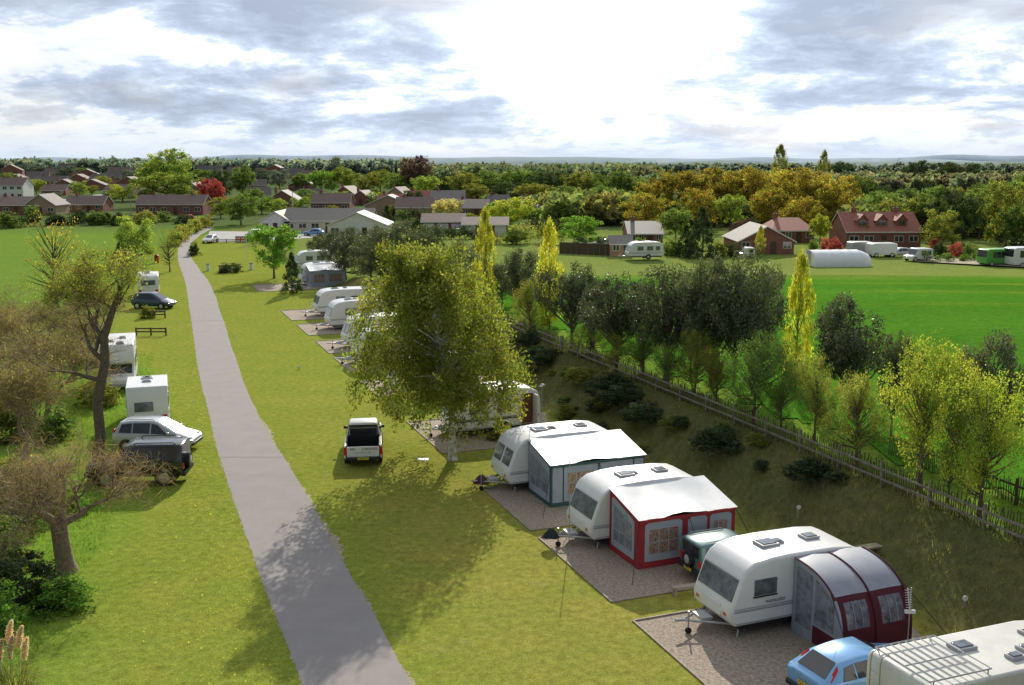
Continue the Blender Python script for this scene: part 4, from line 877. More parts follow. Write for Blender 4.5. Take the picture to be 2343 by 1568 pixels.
# awnings
def rope(t,a,b): mb=MB(); mb.tube([a,b],.012,4); part('guy_rope',mb,M['black'],t)
def awning(label,loc,rot,x0,x1,dep,fab,curt,bays,hw=1.1,zi=2.47,zo=1.92,z0=.26,zt=.14,eb=(.08,.86)):
    t=thing('caravan_awning',label,'awning',loc,rot); y0=hw-.02; y1=y0+dep
    mb=MB(); nx,ny=18,8
    for i in range(nx+1):
        for j in range(ny+1):
            u,v=i/nx,j/ny; sag=.05*abs(math.sin(u*3*math.pi))*math.sin(v*math.pi*.5)+.06*math.sin(v*math.pi)*math.sin(u*math.pi)
            pk=.16*v*max(0,1-abs(u-.55)*4)
            mb.v.append((x0-.06+(x1-x0+.12)*u,y0+(dep+.08)*v,zi+(zo-zi)*v-sag+pk))
    for i in range(nx):
        for j in range(ny): a=i*(ny+1)+j; mb.f.append([a,a+ny+1,a+ny+2,a+1]); mb.m.append(0)
    part('roof',mb,M['roofab'],t,True)
    def wall(P,U,ln,h0,h1,nm,bays):
        P,U=V(P),V(U); n=U.cross(V((0,0,1))); mb=MB(); mb.poly([P,P+U*ln,P+U*ln+V((0,0,h1)),P+V((0,0,h0))],n,.01); wl=part(nm,mb,M[fab],t)
        for a,b,k in bays:
            xa,xb=a*ln,b*ln; ha=h0+(h1-h0)*a; hb=h0+(h1-h0)*b
            mb=MB(); o=n*.014
            q=[P+U*xa+V((0,0,z0))+o,P+U*xb+V((0,0,z0))+o,P+U*xb+V((0,0,hb-zt-.1))+o,P+U*(xb-.12)+V((0,0,hb-zt))+o,P+U*(xa+.12)+V((0,0,ha-zt))+o,P+U*xa+V((0,0,ha-zt-.1))+o]; mb.poly(q,n,.006); part('side_panel',mb,M['greyfab'],wl)
            if k:
                o=n*.024; mb=MB(); q=[P+U*(xa+.18)+V((0,0,.5))+o,P+U*(xb-.18)+V((0,0,.5))+o,P+U*(xb-.18)+V((0,0,hb-.42))+o,P+U*(xa+.18)+V((0,0,ha-.42))+o]; mb.poly(q,n,.006); wn=part('window',mb,M[curt if k==1 else 'clear'],wl)
                mb=MB(); ww=(xb-xa-.36)
                for c in (.33,.67): p=P+U*(xa+.18+ww*c)+n*.034+V((0,0,.5)); mb.panel(p+V((0,0,(ha-.92)/2)),U*.02,V((0,0,(ha-.92)/2)),.004)
                p=P+U*(xa+.18+ww/2)+n*.034; mb.panel(p+V((0,0,.52)),U*ww/2,V((0,0,.02)),.004); mb.panel(p+V((0,0,1.0)),U*ww/2,V((0,0,.015)),.004); part('glazing_bar',mb,M['greyfab'],wn)
    Lx=x1-x0
    wall((x1,y1,0),(-1,0,0),Lx,zo-.02,zo-.02,'front_wall',bays)
    wall((x1,y0+.04,0),(0,1,0),dep-.04,zi-.09,zo-.04,'end_wall',[(*eb,2)])
    wall((x0,y1,0),(0,-1,0),dep-.04,zo-.04,zi-.09,'end_wall',[(.15,.85,2)])
    mb=MB(); mb.box(x0,x1,y1+.09,y1+.1,zo-.12,zo-.0); part('valance',mb,M[fab],t)
    mb=MB()
    for x in (x0+.05,(x0+x1)/2,x1-.05): mb.tube([(x,y1-.04,0),(x,y1-.04,zo-.05)],.014,6)
    part('pole',mb,M['steel'],t)
    rope(t,(x1,y1,zo-.03),(x1+.9,y1+1.2,0)); rope(t,(x0,y1,zo-.03),(x0-.6,y1+1.1,0)); rope(t,((x0+x1)/2,y1,zo),((x0+x1)/2,y1+1.4,0))
    return t
awning('red trimmed awning with pale roof on the middle caravan',ld,202,-2.4,1.75,2.35,'redfab','curt2',[(.06,.44,1),(.5,.7,0),(.73,.96,1)])
awning('green trimmed blue grey awning with patterned curtains and pale roof',le,202,-2.8,1.8,2.5,'greenfab','curt1',[(.015,.12,0),(.135,.49,1),(.51,.87,1),(.885,.985,0)],z0=.2,zt=.07,eb=(.03,.95))
awning('grey awning with patterned walls by the conical conifer',cH.location,202,-2.3,1.9,2.4,'greyfab','curt2',[(.06,.44,1),(.5,.94,1)])
def porch(loc,rot):
    t=thing('porch_awning','domed maroon and grey porch awning on the raked front caravan','awning',loc,rot); y0=1.13; dep=2.4; top=2.42
    def arc(u): 
        a=u*math.pi/2; return y0+dep*math.sin(a)**.85, top*max(0,math.cos(a))**.6 if u<1 else 0
    X0,X1,XM=-2.35,.3,-1.02
    def sheet(xa,xb,u0,u1,nm,m,par,off=0.):
        mb=MB(); k=10
        for i in range(k+1):
            y,z=arc(u0+(u1-u0)*i/k)
            dy,dz=y-y0,z; l=math.hypot(dy,dz) or 1
            for x in (xa,(xa+xb)/2,xb): 
                bul=.05*(x==(xa+xb)/2); mb.v.append((x,y+(off+bul)*dy/l,z+(off+bul)*dz/l))
        for i in range(k):
            for j in (0,1): a=i*3+j; mb.f.append([a,a+1,a+4,a+3]); mb.m.append(0)
        return part(nm,mb,M[m],par,True)
    for xa,xb in ((X0,XM),(XM,X1)):
        sheet(xa,xb,0,.56,'roof_panel','silverfab',t); w1=sheet(xa,xb,.56,1,'wall_panel','wine',t)
        wn=sheet(xa+.24,xb-.24,.63,.87,'window','clearw',w1,.02)
        mb=MB()
        for c in (.33,.67):
            pts=[(xa+.24+(xb-xa-.48)*c,arc(u)[0]+.06,arc(u)[1]+.04) for u in np.linspace(.63,.87,6)]; mb.tube(pts,.01,4)
        part('glazing_bar',mb,M['greyfab'],wn)
    for x in (X0,XM,X1):
        mb=MB(); mb.tube([(x,arc(u)[0]+.02,arc(u)[1]+.02) for u in np.linspace(0,.6,10)],.03,6,1); mb.tube([(x,arc(u)[0]+.02,arc(u)[1]+.02) for u in np.linspace(.6,1,10)],.045,6,1 if x<X1 else 0); part('rib',mb,[M['silverfab'],M['wine']],t,True)
    for x,nx in ((X1,1),(X0,-1)):
        pts=[(x,y0,0)]+[(x,arc(1-u)[0],arc(1-u)[1]) for u in np.linspace(0,1,14)]
        mb=MB(); mb.poly(pts,(nx,0,0),.004); e=part('end_panel',mb,M['silverfab'],t)
        for a,b in ((.18,.95),(1.1,2.0)):
            ys=np.linspace(a,b,8); zt=[top*max(0,math.cos(math.asin(min(1,(q/dep)**(1/.85)))))**.6-.18 for q in ys]
            mb=MB(); mb.poly([(x+nx*.012,y0+a,.35 if a<1 else .7),(x+nx*.012,y0+b,.35 if a<1 else .7)]+[(x+nx*.012,y0+q,z) for q,z in list(zip(ys,zt))[::-1]],(nx,0,0),.004); part('window',mb,M['clear'],e)
        mb=MB(); mb.poly([(x+nx*.01,y0+1.05,.02),(x+nx*.01,y0+2.3,.02),(x+nx*.01,y0+2.28,.6),(x+nx*.01,y0+1.05,.6)],(nx,0,0),.004); part('skirt',mb,M['wine'],e)
    rope(t,(X0,arc(.45)[0],arc(.45)[1]),(X0-1.,5.,0)); rope(t,(X1,arc(.5)[0],arc(.5)[1]),(X1+.3,4.6,0))
porch(lc,202)
# motorhomes
def motorhome(label,loc,rot,body,Lg=6.,h=2.85,rack=False):
    t=thing('motorhome',label,'motorhome',loc,rot); f=Lg/2; hw=1.12
    pr=[(f-.05,.45),(f,.85),(f-.65,1.08),(f-1.2,1.7),(f-.75,1.82),(f-.8,2.3),(f-1.2,h-.05),(f-1.6,h),(-f+.1,h),(-f,h-.15),(-f-.02,.45)]
    mb=MB(); mb.prof(pr,-hw,hw); part('body',mb,body,t,True,.08,seg=3)
    a,b=V((f-.68,0,1.1)),V((f-1.18,0,1.68)); d=(b-a); mb=MB(); mb.panel((a+b)/2+V((.012,0,.01)),(0,.95,0),d*.45,.012); part('windscreen',mb,M['glass'],t)
    for s in (1,-1):
        for x,wd in ((f-1.75,.7),(-.2,1.0),(-f+1.,.9)): mb=MB(); mb.panel((x,s*(hw+.002),1.75),(-s*wd/2,0,0),(0,0,.3),.03); part('side_window',mb,M['tint'],t,bevel=.02)
        for x in (f-1.,-f+1.5): wheel(t,x,s*(hw+.01),.33,s)
        mb=MB(); mb.panel((-.6,s*(hw+.001),1.2),(-s*(f-.8),0,0),(0,0,.06),.008); part('stripe',mb,M['woodd'],t)
        mb=MB(); a_,b_=sorted((s*.6,s*.9)); mb.box(f-.04,f+.03,a_,b_,.65,.82); part('headlight',mb,M['lamp'],t,bevel=.02)
        mb=MB(); a_,b_=sorted((s*.75,s*1.0)); mb.box(-f-.05,-f+.02,a_,b_,.7,1.0); part('tail_light',mb,M['red_light'],t)
    mb=MB(); mb.panel((-f-.02,-.1,1.85),(0,-.6,0),(0,0,.3),.04); part('rear_window',mb,M['tint'],t,bevel=.02)
    mb=MB(); mb.box(f-.1,f+.1,-hw+.05,hw-.05,.4,.6); mb.box(-f-.12,-f,-hw+.05,hw-.05,.4,.55); part('bumper',mb,M['skirt'],t,bevel=.03)
    for x,y,sz in ((-f+2.3,.35,.3),(.6,-.35,.28),(1.4,.3,.3),(-f+3.1,-.55,.2)):
        mb=MB(); mb.box(x-sz,x+sz,y-sz*.8,y+sz*.8,h-.02,h+.09); o=part('roof_hatch',mb,M['skirt'],t,bevel=.03); mb=MB(); mb.box(x-sz*.75,x+sz*.75,y-sz*.55,y+sz*.55,h+.08,h+.12); part('dome',mb,M['tint'],o,bevel=.02)
    if rack:
        mb=MB(); x0,x1=-f+.1,-f+1.95
        for y in (-.95,-.1,.95): mb.tube([(x0,y,h+.12),(x1,y,h+.12)],.022,6)
        for k in range(9): x=x0+(x1-x0)*k/8; mb.tube([(x,-.95,h+.12),(x,.95,h+.12)],.018,6)
        for x in (x0+.1,x1-.1):
            for y in (-.95,.95): mb.tube([(x,y,h-.02),(x,y,h+.12)],.02,6)
        part('roof_rack',mb,M['steel'],t,True)
        mb=MB()
        for y in (.45,.8): mb.tube([(-f+.1,y,h+.15),(-f-.1,y,h+.1),(-f-.14,y,h-.1),(-f-.14,y,.7)],.018,6)
        for k in range(7): mb.tube([(-f-.14,.45,.9+k*.27),(-f-.14,.8,.9+k*.27)],.015,6)
        part('ladder',mb,M['steel'],t,True)
    return t
motorhome('grey white motorhome with roof rack and ladder at lower right corner',anchor((-3.2,1.1,0),1985,1487,2.85,21),21,M['cream'],6.4,2.85,True)
motorhome('white motorhome half hidden behind the leaning tree',anchor((3.,0,0),268,884,.45,-72),-72,M['white'],6,3.0)
def mast(label,loc,h,yagi=True):
    t=thing('aerial_mast',label,'aerial',loc); mb=MB(); mb.tube([(0,0,0),(0,0,h)],.018,6); part('pole',mb,M['steel'],t)
    if yagi:
        mb=MB(); mb.tube([(-.1,-.35,h-.1),(.1,.35,h-.1)],.012,5)
        for k in range(8): y=-.32+k*.09; mb.tube([(y*.28-.16,y,h-.1),(y*.28+.16,y,h-.1)],.006,4)
        part('antenna',mb,M['chrome'],t)
    mb=MB(); mb.tube([(0,0,0),(.3,.1,0)],.012,4); mb.tube([(0,0,.4),(-.25,-.2,0)],.01,4); mb.tube([(0,0,.4),(.25,-.2,0)],.01,4); part('tripod_foot',mb,M['steel'],t)
mast('thin aerial mast standing in front of the red awning caravan',G(1302,1243),zat(1050,G(1302,1243).y),False)
def wall_mast():
    g=G(2075,1490); h=zat(1345,g.y); t=thing('aerial_mast','aerial mast with upright ladder antenna beside the maroon porch awning','aerial',g); mb=MB(); mb.tube([(0,0,0),(0,0,h)],.022,6); part('pole',mb,M['steel'],t)
    mb=MB(); mb.tube([(-.02,-.04,h-.75),(-.12,-.04,h)],.014,5)
    for k in range(9): z=h-.7+k*.08; x=-.03-.1*k/9; mb.tube([(x-.1,-.05,z),(x+.1,-.05,z+.02)],.009,4)
    part('antenna',mb,M['frame'],t); mb=MB(); mb.box(-.16,.16,-.06,.03,h-.82,h-.72); part('bracket',mb,M['frame'],t)
wall_mast()
g=G(708,700); mast('thin aerial mast before the far white caravan',g,zat(655,g.y))
g=G(1240,965); mast('aerial mast beside the caravan with its door open',g,zat(878,g.y))
def sign(label,g,h=.5):
    t=thing('pitch_marker',label,'sign',g); mb=MB(); mb.box(-.03,.03,-.03,.03,0,h); part('post',mb,M['wood'],t); mb=MB(); mb.tube([(0,-.05,h),(0,-.03,h)],.09,12); part('plate',mb,M['plate_w'],t)
sign('white pitch marker on the bank above the red awning',GT(1825,1205)); sign('white pitch marker on the bank right of the maroon porch awning',GT(2205,1398),.4); sign('small white pitch marker on the lawn at far left of the birch',G(685,845),.2)
mb=MB(); g=G(968,1052); mb.box(-.28,.28,-.2,.2,0,.03); o=part('drain_cover',mb,M['plate_w'],None,bevel=.01); o.location=g; tag(o,'pale square drain cover in the grass right of the pickup','drain cover')
t=thing('bench','pale stone bench on the bank behind the maroon porch awning','bench',GT(1985,1280),20); mb=MB(); mb.box(-.55,.55,-.2,.2,.36,.44); part('seat',mb,M['sand'],t,bevel=.02)
for s in (-.4,.4): mb=MB(); mb.box(s-.08,s+.08,-.16,.16,-.05,.36); part('leg',mb,M['sand'],t)
t=thing('plank_bench','low plank bench beside the teal car','bench',G(1567,1362),15); mb=MB(); mb.box(-.5,.5,-.12,.12,.3,.36); part('seat',mb,M['wood'],t)
for s in (-.38,.38): mb=MB(); mb.box(s-.03,s+.03,-.1,.1,0,.3); part('leg',mb,M['wood'],t)
def cover(label,g,s_,m):
    r=random.Random(3); mb=MB(); n=12; pts=[]
    for i in range(6):
        z=s_*.8*i/5; rr_=s_*.5*(1-.8*(i/5)**2.2); pts.append([(1.3*rr_*math.cos(j*6.283/n)*(1+r.uniform(-.2,.2)),rr_*.6*math.sin(j*6.283/n)*(1+r.uniform(-.2,.2)),z+r.uniform(-.03,.03)) for j in range(n)])
    mb.v=[p for q in pts for p in q]
    for i in range(5):
        for j in range(n): mb.f.append([i*n+j,i*n+(j+1)%n,(i+1)*n+(j+1)%n,(i+1)*n+j]); mb.m.append(0)
    mb.f.append(list(range(5*n,6*n))); mb.m.append(0); o=part('hitch_cover',mb,m,None,True); o.location=g; tag(o,label,'cover')
cover('dark cloth cover over the hitch of the red awning caravan',ld+rz((3.75,.0),202)+V((0,0,.32)),.5,mat('dark_cloth',(.03,.04,.042),.8))
cover('dull purple cloth cover over the hitch of the green awning caravan',le+rz((3.7,.0),202)+V((0,0,.25)),.55,mat('purple_cloth',(.09,.04,.065),.8))
# flag
g=G(566,598); hp=zat(540,g.y); t=thing('flagpole','white flagpole flying a union flag on the far lawn','flagpole',g); mb=MB(); mb.tube([(0,0,0),(0,0,hp)],[.05,.03],8); part('pole',mb,M['frame'],t)
mb=MB(); fw,fh=1.6,1.0; c=V((-fw/2-.05,0,hp-fh/2-.05))
mb.panel(c,(fw/2,0,0),(0,0,fh/2),.005,0)
dg=V((fw/2,0,fh/2)); dl=dg.length; d1=dg.normalized()
for dd in (V((d1.x,0,d1.z)),V((-d1.x,0,d1.z))):
    pn=V((-dd.z,0,dd.x)); 
    for hwid,off,mi in ((.09,.008,1),(.035,.014,2)):
        for sgn in (-1,1): mb.panel(c+V((0,sgn*off,0)),dd*(dl*.93),pn*hwid,.002,mi)
for hwid,off,mi in ((.17,.02,1),(.1,.026,2)):
    for sgn in (-1,1): mb.panel(c+V((0,sgn*off,0)),(fw/2,0,0),(0,0,hwid),.002,mi); mb.panel(c+V((0,sgn*(off+.003),0)),(hwid,0,0),(0,0,fh/2),.002,mi)
part('flag',mb,[M['blue'],M['frame'],M['red']],t)
g=G(359,602); t=thing('litter_bin','red litter bin at the left of the far lane','bin',g); mb=MB(); mb.tube([(0,0,0),(0,0,1.0),(0,0,1.1),(0,0,1.25)],[.3,.34,.34,.12],12); part('drum',mb,M['red'],t,True); mb=MB(); mb.box(-.18,.18,-.36,-.3,.82,.96); part('slot',mb,M['black'],t)
for px,py,lab in ((476,620,'small white post beside the far lane'),(505,624,'timber water point cabinet beside the low dark bush'),(575,618,'stubby white bollard right of the low dark bush')):
    g=G(px,py); t=thing('site_post',lab,'post',g); mb=MB(); mb.box(-.2,.2,-.15,.15,0,.9); part('post',mb,M['frame'] if 'white' in lab else M['tan'],t,bevel=.03); mb=MB(); mb.box(-.24,.24,-.19,.19,.9,.97); part('cap',mb,M['woodd'],t)
# ---------------------------------------------------------------- houses
def house(label,pl,pr,pb,pe,pt,wall='brick',roof='rbrown',kind='side',dep=8.,nw=3,chim=1,door=True,rot=0,name='house',cat='house',group=None,garage=0,hip=0.,dormer=0):
    base=GT((pl+pr)/2,pb); D=base.y; m=mpp(D); w_=(pr-pl)*m; ze=max(2.,zat(pe,D)-base.z); zr=max(ze+1.,zat(pt,D+(dep/2 if kind=='side' else 0))-base.z); hw=w_/2
    t=thing(name,label,cat,base,rot,group); mb=MB()
    if kind=='side':
        mb.add([(-hw,0,-.5),(hw,0,-.5),(hw,dep,-.5),(-hw,dep,-.5),(-hw,0,ze),(hw,0,ze),(hw,dep,ze),(-hw,dep,ze)],[(0,1,5,4),(2,3,7,6),(1,2,6,5),(3,0,4,7)])
        hh=hip*hw
        if not hip: mb.add([(-hw,0,ze),(-hw,dep,ze),(-hw,dep/2,zr-.1),(hw,0,ze),(hw,dep,ze),(hw,dep/2,zr-.1)],[(0,2,1),(3,4,5)])
        rb=MB(); o=.35; k=(zr-ze)/(dep/2); zl=ze-o*k; ox=.25
        A=[(-hw-ox,-o,zl),(hw+ox,-o,zl),(hw+ox-hh,dep/2,zr),(-hw-ox+hh,dep/2,zr),(-hw-ox,dep+o,zl),(hw+ox,dep+o,zl)]; fs=[(0,1,2,3),(5,4,3,2)]
        if hip: fs+=[(1,5,2),(4,0,3)]
        rb.add([(x,y,z+.18) for x,y,z in A],fs); rb.add(A,[f[::-1] for f in fs]); rb.add([(-hw-ox,-o,zl),(hw+ox,-o,zl),(hw+ox,-o,zl+.18),(-hw-ox,-o,zl+.18)],[(0,1,2,3)],1)
        for s in (-1,1):
            if not hip: x=s*(hw+ox); rb.add([(x,-o,zl),(x,dep/2,zr),(x,dep+o,zl),(x,dep+o,zl+.18),(x,dep/2,zr+.18),(x,-o,zl+.18)],[(0,1,4,5),(1,2,3,4)],1)
    else:
        mb.add([(-hw,0,-.5),(hw,0,-.5),(hw,dep,-.5),(-hw,dep,-.5),(-hw,0,ze),(hw,0,ze),(hw,dep,ze),(-hw,dep,ze),(0,0,zr-.1),(0,dep,zr-.1)],[(0,1,5,8,4),(2,3,7,9,6),(1,2,6,5),(3,0,4,7)])
        rb=MB(); o=.35; k=(zr-ze)/hw; zl=ze-o*k
        A=[(-hw-o,-.3,zl),(0,-.3,zr),(hw+o,-.3,zl),(-hw-o,dep+.3,zl),(0,dep+.3,zr),(hw+o,dep+.3,zl)]; fs=[(0,1,4,3),(1,2,5,4)]
        rb.add([(x,y,z+.18) for x,y,z in A],fs); rb.add(A,[f[::-1] for f in fs]); rb.add([A[0],A[1],A[2]]+[(x,y,z+.18) for x,y,z in A[:3]],[(0,1,4,3),(1,2,5,4)],1)
    part('wall',mb,M[wall],t); ro=part('roof',rb,[M[roof],M['frame']],t)
    for i in range(chim):
        cx=(-hw*.6,hw*.55)[i%2]; cy=dep/2+(.1 if kind=='side' else 0); zb=(zr if kind=='side' else zr-abs(cx)*(zr-ze)/hw)
        cbm=MB(); cbm.box(cx-.35,cx+.35,cy-.3,cy+.3,zb-.6,zr+.9); cbm.tube([(cx,cy,zr+.9),(cx,cy,zr+1.25)],.13,8); part('chimney',cbm,M['brick'],ro)
    for i in range(dormer):
        x=-hw+w_*(i+.9)/(dormer+.8); zz=ze+(zr-ze)*.3; y=dep/2*.3-.3; dm=MB(); dm.add([(x-.9,y,zz-.2),(x+.9,y,zz-.2),(x+.9,y,zz+1.0),(x,y,zz+1.9),(x-.9,y,zz+1.0)]+[(x-.9,y+3,zz-.2),(x+.9,y+3,zz-.2),(x+.9,y+3,zz+1.),(x,y+3,zz+1.9),(x-.9,y+3,zz+1.)],[(0,1,2,3,4)],0); dm.add([(x-1.1,y-.2,zz+.85),(x,y-.2,zz+2.0),(x+1.1,y-.2,zz+.85),(x-1.1,y+3,zz+.85),(x,y+3,zz+2.),(x+1.1,y+3,zz+.85)],[(0,1,4,3),(1,2,5,4)],1); dm.add([(x-.9,y,zz-.2),(x-.9,y,zz+1.),(x-.9,y+3,zz+1.),(x-.9,y+3,zz-.2),(x+.9,y,zz-.2),(x+.9,y,zz+1.),(x+.9,y+3,zz+1.),(x+.9,y+3,zz-.2)],[(0,1,2,3),(7,6,5,4)],0)
        d_=part('dormer',dm,[M[wall],M[roof]],ro); pm=MB(); pm.box(x-.55,x+.55,y-.03,y+.01,zz+.1,zz+.95); part('pane',pm,M['glass'],d_)
    lv=[1.35] if ze<4.2 else [1.35,4.0]
    slots=nw+(1 if door else 0)
    for z in lv:
        for i in range(slots):
            x=-hw+w_*(i+.5)/slots; wd=min(1.6,w_/slots*.62)
            if door and i==slots//2:
                if z==lv[0]: dm=MB(); dm.box(x-.45,x+.45,-.05,.02,0,2.0); part('door',dm,M['door'],t)
                if len(lv)==1 or z==lv[0]: continue
            if garage and z==lv[0]:
                dm=MB(); dm.box(x-wd*.7,x+wd*.7,-.05,.02,0,2.0); part('garage_door',dm,M['wdoor'],t); continue
            fm=MB(); fm.box(x-wd/2,x+wd/2,-.04,.02,z-.45,z+.6); wn=part('window',fm,M['frame'],t)
            pm=MB()
            for s in (-1,1): a,b=sorted((x+s*.05,x+s*(wd/2-.08))); pm.box(a,b,-.055,-.035,z-.37,z+.52)
            part('pane',pm,M['glass'],wn)
    return t
HS=[
('long red brick bungalow beside the red leaved tree',312,465,492,468,447,'brick','rbrown','side',9,5,2),
('white timbered two storey house at the left edge',-12,54,456,425,408,'render','rbrown','side',9,3,1),
('brick bungalow at the left edge below the white timbered house',-20,72,492,470,451,'brick','rbrown','side',9,3,1),
('brick gabled bungalow right of the one at the left edge',58,128,492,470,446,'brickb','rdark','gable',9,2,0),
('low brown roofed bungalow in front of the village road',148,236,486,468,449,'brick','rbrown','side',8,3,1),
('long cream walled white bungalow wing with grey roof',650,850,533,505,478,'crender','rgrey','side',9,6,0),
('white gabled bungalow at the left of the cream wing',597,664,533,507,486,'render','rgrey','gable',12,2,0),
('white gabled bungalow in front of the cream wing, right end',750,885,545,516,488,'render','rgrey','gable',10,3,0),
('brown roofed brick house in the middle of the village',712,800,486,464,443,'brick','rbrown','side',9,3,1),
('small brick house with steep roof left of the middle village',612,680,476,458,437,'brick','rdark','gable',9,2,1),
('buff house with ochre gable behind the white bungalow',836,940,497,470,448,'brickb','rbrown','gable',10,2,0),
('buff brick house right of the ochre gable',905,990,502,475,452,'brickb','rbrown','side',9,3,1),
('tall roofed pale house behind the cream blossoming tree',985,1062,482,460,437,'crender','rgrey','side',9,3,1),
('brick house right of the cream blossoming tree',1042,1118,496,476,457,'brick','rdark','side',9,3,1),
('row house with dark roof behind the broad yellow tree',1195,1275,482,465,448,'brick','rbrown','side',8,3,1),
('low red roofed house right of the broad yellow tree',1262,1352,508,492,472,'brick','rred','side',8,3,0),
('brown tiled bungalow left of the dark conifers',1438,1516,562,536,508,'brick','rgrey','side',10,3,1),
('gabled chalet bungalow with cream gable trim',1690,1816,582,553,520,'brick','rdark','gable',12,3,0),
('red hipped roof house behind the gabled chalet',1768,1862,556,528,500,'brick','rred','side',10,3,1),
]
for h_ in HS: house(h_[0],*h_[1:6],wall=h_[6],roof=h_[7],kind=h_[8],dep=h_[9],nw=h_[10],chim=h_[11],hip=.5 if 'hipped' in h_[0] else 0.)
house('large red tiled house with dormers beside the polytunnel',1936,2106,566,530,487,wall='brick',roof='rred',dep=10,nw=4,chim=2,dormer=3)
house('long garage block with white doors beside the dark hedge',965,1062,535,508,490,wall='brick',roof='rbrown',dep=7,nw=3,chim=0,door=False,garage=1,name='garage_block',cat='garage')
house('shorter garage block with brown roof right of the long garages',1058,1162,540,515,498,wall='brick',roof='rbrown',dep=7,nw=3,chim=0,door=False,garage=1,name='garage_block',cat='garage')
house('tan wooden shed beside the cream caravan',1397,1446,588,562,552,wall='tan',roof='rgrey',dep=4,nw=1,chim=0,name='shed',cat='shed')
rh=random.Random(9)
for i,(pl,pr,pb) in enumerate([(0,62,424),(78,150,428),(95,158,410),(170,226,412),(232,300,448),(240,310,418),(0,50,402),(470,540,432),(585,650,420),(660,720,436),(10,70,440),(130,175,400),(200,255,398),(450,505,405),(520,570,408),(600,655,402),(690,740,415),(300,345,404),(150,205,424),(560,610,436),(95,150,448),(180,240,436),(245,295,408),(60,110,418),(410,455,440),(640,690,410),(530,585,420),(120,170,436),(30,80,432),(200,250,424),(265,320,430)]):
    house('brown roofed far village house on the left',pl,pr,pb,pb-12,pb-25,wall=('brick','brickb','brick')[i%3],roof=('rbrown','rdark')[i%2],kind='side' if i%3 else 'gable',dep=8,nw=3,chim=1,door=False,rot=rh.uniform(-15,15),group='far village houses on the left')
for i,(pl,pr,pb) in enumerate([(800,850,470),(860,912,478),(1120,1170,480),(1165,1215,496),(940,990,470),(690,740,466),(760,815,460),(1060,1110,470),(1230,1280,500),(880,930,462),(1275,1325,490),(570,620,462)]):
    house('small brown or red roofed house in the middle of the village',pl,pr,pb,pb-15,pb-33,wall=('brick','brickb')[i%2],roof=('rbrown','rred','rdark')[i%3],kind='side' if i%3 else 'gable',dep=8,nw=2,chim=1,door=True,rot=rh.uniform(-20,20),group='small houses in the middle of the village')
t=thing('panel_fence','grey brown panel fence behind the green tree at right',"fence",GT(1280,580)); a=V((0,0,0)); b=GT(1398,586)-t.location; n=9
for i in range(n):
    p,q=a.lerp(b,i/n),a.lerp(b,(i+1)/n); mb=MB(); d=(q-p)/2; mb.panel((p+q)/2+V((0,0,.9)),d*.95,V((0,0,.9)),.05); part('panel',mb,M['woodd'],t)
def poly():
    a=GT(1866,612); b=GT(2012,608); t=thing('polytunnel','white polythene tunnel at the edge of the crop field','polytunnel',a,6); m=mpp(a.y); Lx=(2012-1862)*m*.92; wd=5.4; hh=zat(572,a.y+2.7)-a.z
    def pt(x,k): 
        an=math.pi*k/16; e=1-.25*max(0,(x-.8*Lx)/(.2*Lx))**2; return (x,wd/2-wd/2*e*math.cos(an),hh*e*math.sin(an)**.8)
    mb=MB(); nx=12
    for i in range(nx+1):
        for k in range(17): p=pt(Lx*i/nx,k); s=.025*(i%2); mb.v.append((p[0],p[1],p[2]-s))
    for i in range(nx):
        for k in range(16): q=i*17+k; mb.f.append([q,q+1,q+18,q+17]); mb.m.append(0)
    mb.add([pt(0,k) for k in range(17)],[list(range(17))]); mb.add([pt(Lx,k) for k in range(17)],[list(range(17))[::-1]]); part('cover',mb,M['poly'],t,True)
    for i in range(0,nx+1,2): mb=MB(); mb.tube([(pt(Lx*i/nx,k)[0],pt(Lx*i/nx,k)[1],pt(Lx*i/nx,k)[2]+.01) for k in range(17)],.02,4); part('hoop',mb,M['poly'],t)
    mb=MB(); mb.box(-.06,-.02,wd/2-.8,wd/2+.8,0,2.1); part('door',mb,M['skirt'],t)
poly()
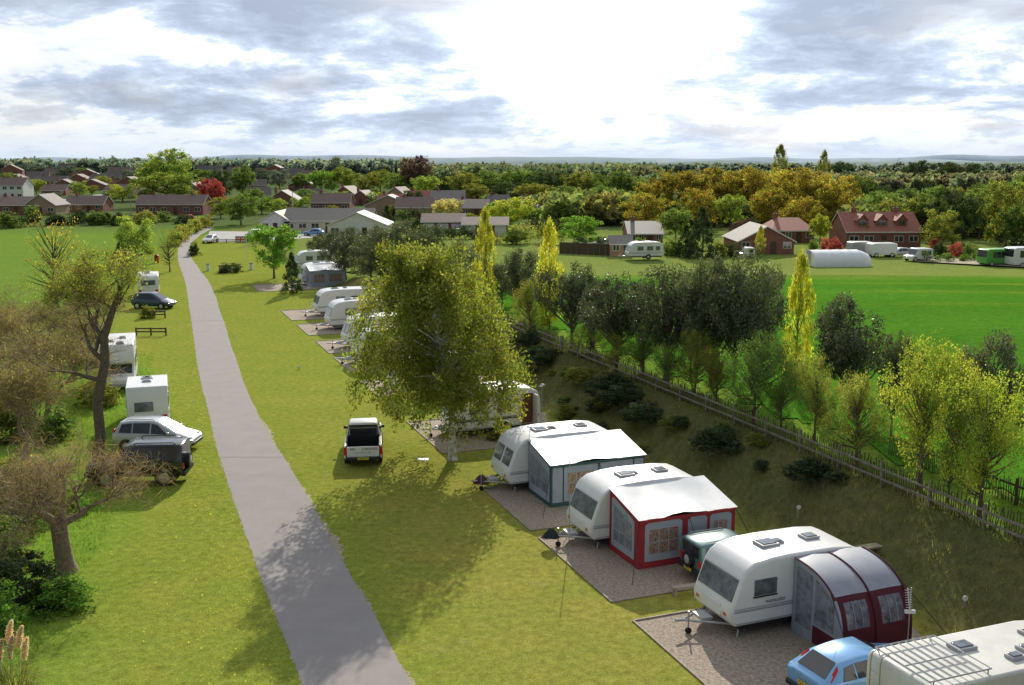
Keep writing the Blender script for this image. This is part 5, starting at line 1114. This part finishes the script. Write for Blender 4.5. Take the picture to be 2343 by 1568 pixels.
def bus(name,label,cat,px0,px1,pb,pt,rot,m,nose=0.,wins=5,wid=2.2,glassz=(.5,.85),trailer=False):
    base=GT((px0+px1)/2,pb); mm=mpp(base.y); Lg=(px1-px0)*mm/max(.5,abs(math.cos(R(rot)))); h=zat(pt,base.y)-base.z; f=Lg/2; t=thing(name,label,cat,base,rot); hw=wid/2
    pr=[(f-.05,.35),(f,h*.42),(f-nose,h*.5),(f-nose-.35*(nose>0)-.1,h*.95),(f-nose-.5,h),(-f+.2,h),(-f,h*.93),(-f,.35)]
    mb=MB(); mb.prof(pr,-hw,hw); part('body',mb,m,t,True,.08)
    if not trailer:
        for s in (1,-1):
            for i in range(wins): wd=(Lg-nose-1.2)/wins; x=-f+.3+wd*(i+.5); mb=MB(); mb.panel((x,s*(hw+.002),h*(glassz[0]+glassz[1])/2),(-s*wd*.44,0,0),(0,0,h*(glassz[1]-glassz[0])/2),.02); part('side_window',mb,M['glass'],t)
        a,b=V((f-nose,0,h*.52)),V((f-nose-.35*(nose>0)-.1,0,h*.93)); mb=MB(); mb.panel((a+b)/2+V((.02,0,.01)),(0,hw*.88,0),(b-a)*.46,.012); part('windscreen',mb,M['glass'],t)
        mb=MB(); mb.panel((-f-.002,0,h*.68),(0,-hw*.8,0),(0,0,h*.16),.015); part('rear_window',mb,M['glass'],t)
    for x in (f*.62,-f*.6):
        for s in (1,-1): wheel(t,x,s*(hw+.015),.36,s)
    return t
bus('minibus','white minibus parked in front of the large red tiled house','minibus',2072,2126,598,568,195,M['white'],.7,4)
bus('single_deck_bus','green single deck bus parked at the right edge','bus',2242,2312,608,569,190,M['green'],0,5,2.4)
bus('coach','white coach parked right of the green bus','bus',2300,2420,610,565,190,M['white'],0,7,2.5)
bus('lorry_trailer','white box trailer parked beside the polytunnel','trailer',1985,2046,588,556,185,M['white'],0,0,2.4,trailer=True)
bus('lorry_trailer','grey white box trailer half behind the polytunnel','trailer',1940,1990,584,553,185,M['skirt'],0,0,2.4,trailer=True)
bus('panel_van','white van among the shrubs left of the polytunnel','van',1690,1724,590,566,180,M['white'],.5,1,1.9)
def scar(label,px,pb,rot,m,name='parked_car'):
    return car(name,label,'car',GT(px,pb),rot,HAT,m,hatw,(5,4),(1,2),(-1.3,1.3),.31,rearlight=[(.6,.8,-1.95,.72,.96)])
scar('white car driving on the far end of the lane',482,556,-95,M['white'],name='moving_car')
scar('blue car parked in front of the cream bungalow wing',718,540,170,M['bluepaint'])
scar('silver car parked between minibus and box trailer',2056,588,185,M['silver'])
scar('dark car parked by the garages',1040,540,180,M['slate'])
scar('red car parked near the left village bungalows',438,505,10,M['red'])
scar('silver car parked beside the far shrubs by the sheds',1375,566,175,M['silver'])
bus('panel_van','white van parked at the entrance car park','van',562,597,551,525,200,M['white'],.5,1,1.9)
for px,pb,pt,lab in ((672,520,440,'slim lamp post beside the white gabled bungalow'),(300,490,440,'slim lamp post left of the long brick bungalow'),(2050,440,364,'tall lone pole on the right skyline')):
    g=GT(px,pb); h=zat(pt,g.y); t=thing('lamp_post' if 'lamp' in lab else 'utility_pole',lab,'pole',g); mb=MB(); mb.tube([(0,0,0),(0,0,h)],[.12,.07],8); part('pole',mb,M['skirt'],t); mb=MB(); mb.tube([(0,0,h-.05),(.9,0,h+.1)],.05,6); mb.box(.7,1.3,-.12,.12,h+.05,h+.18); part('arm',mb,M['skirt'],t)
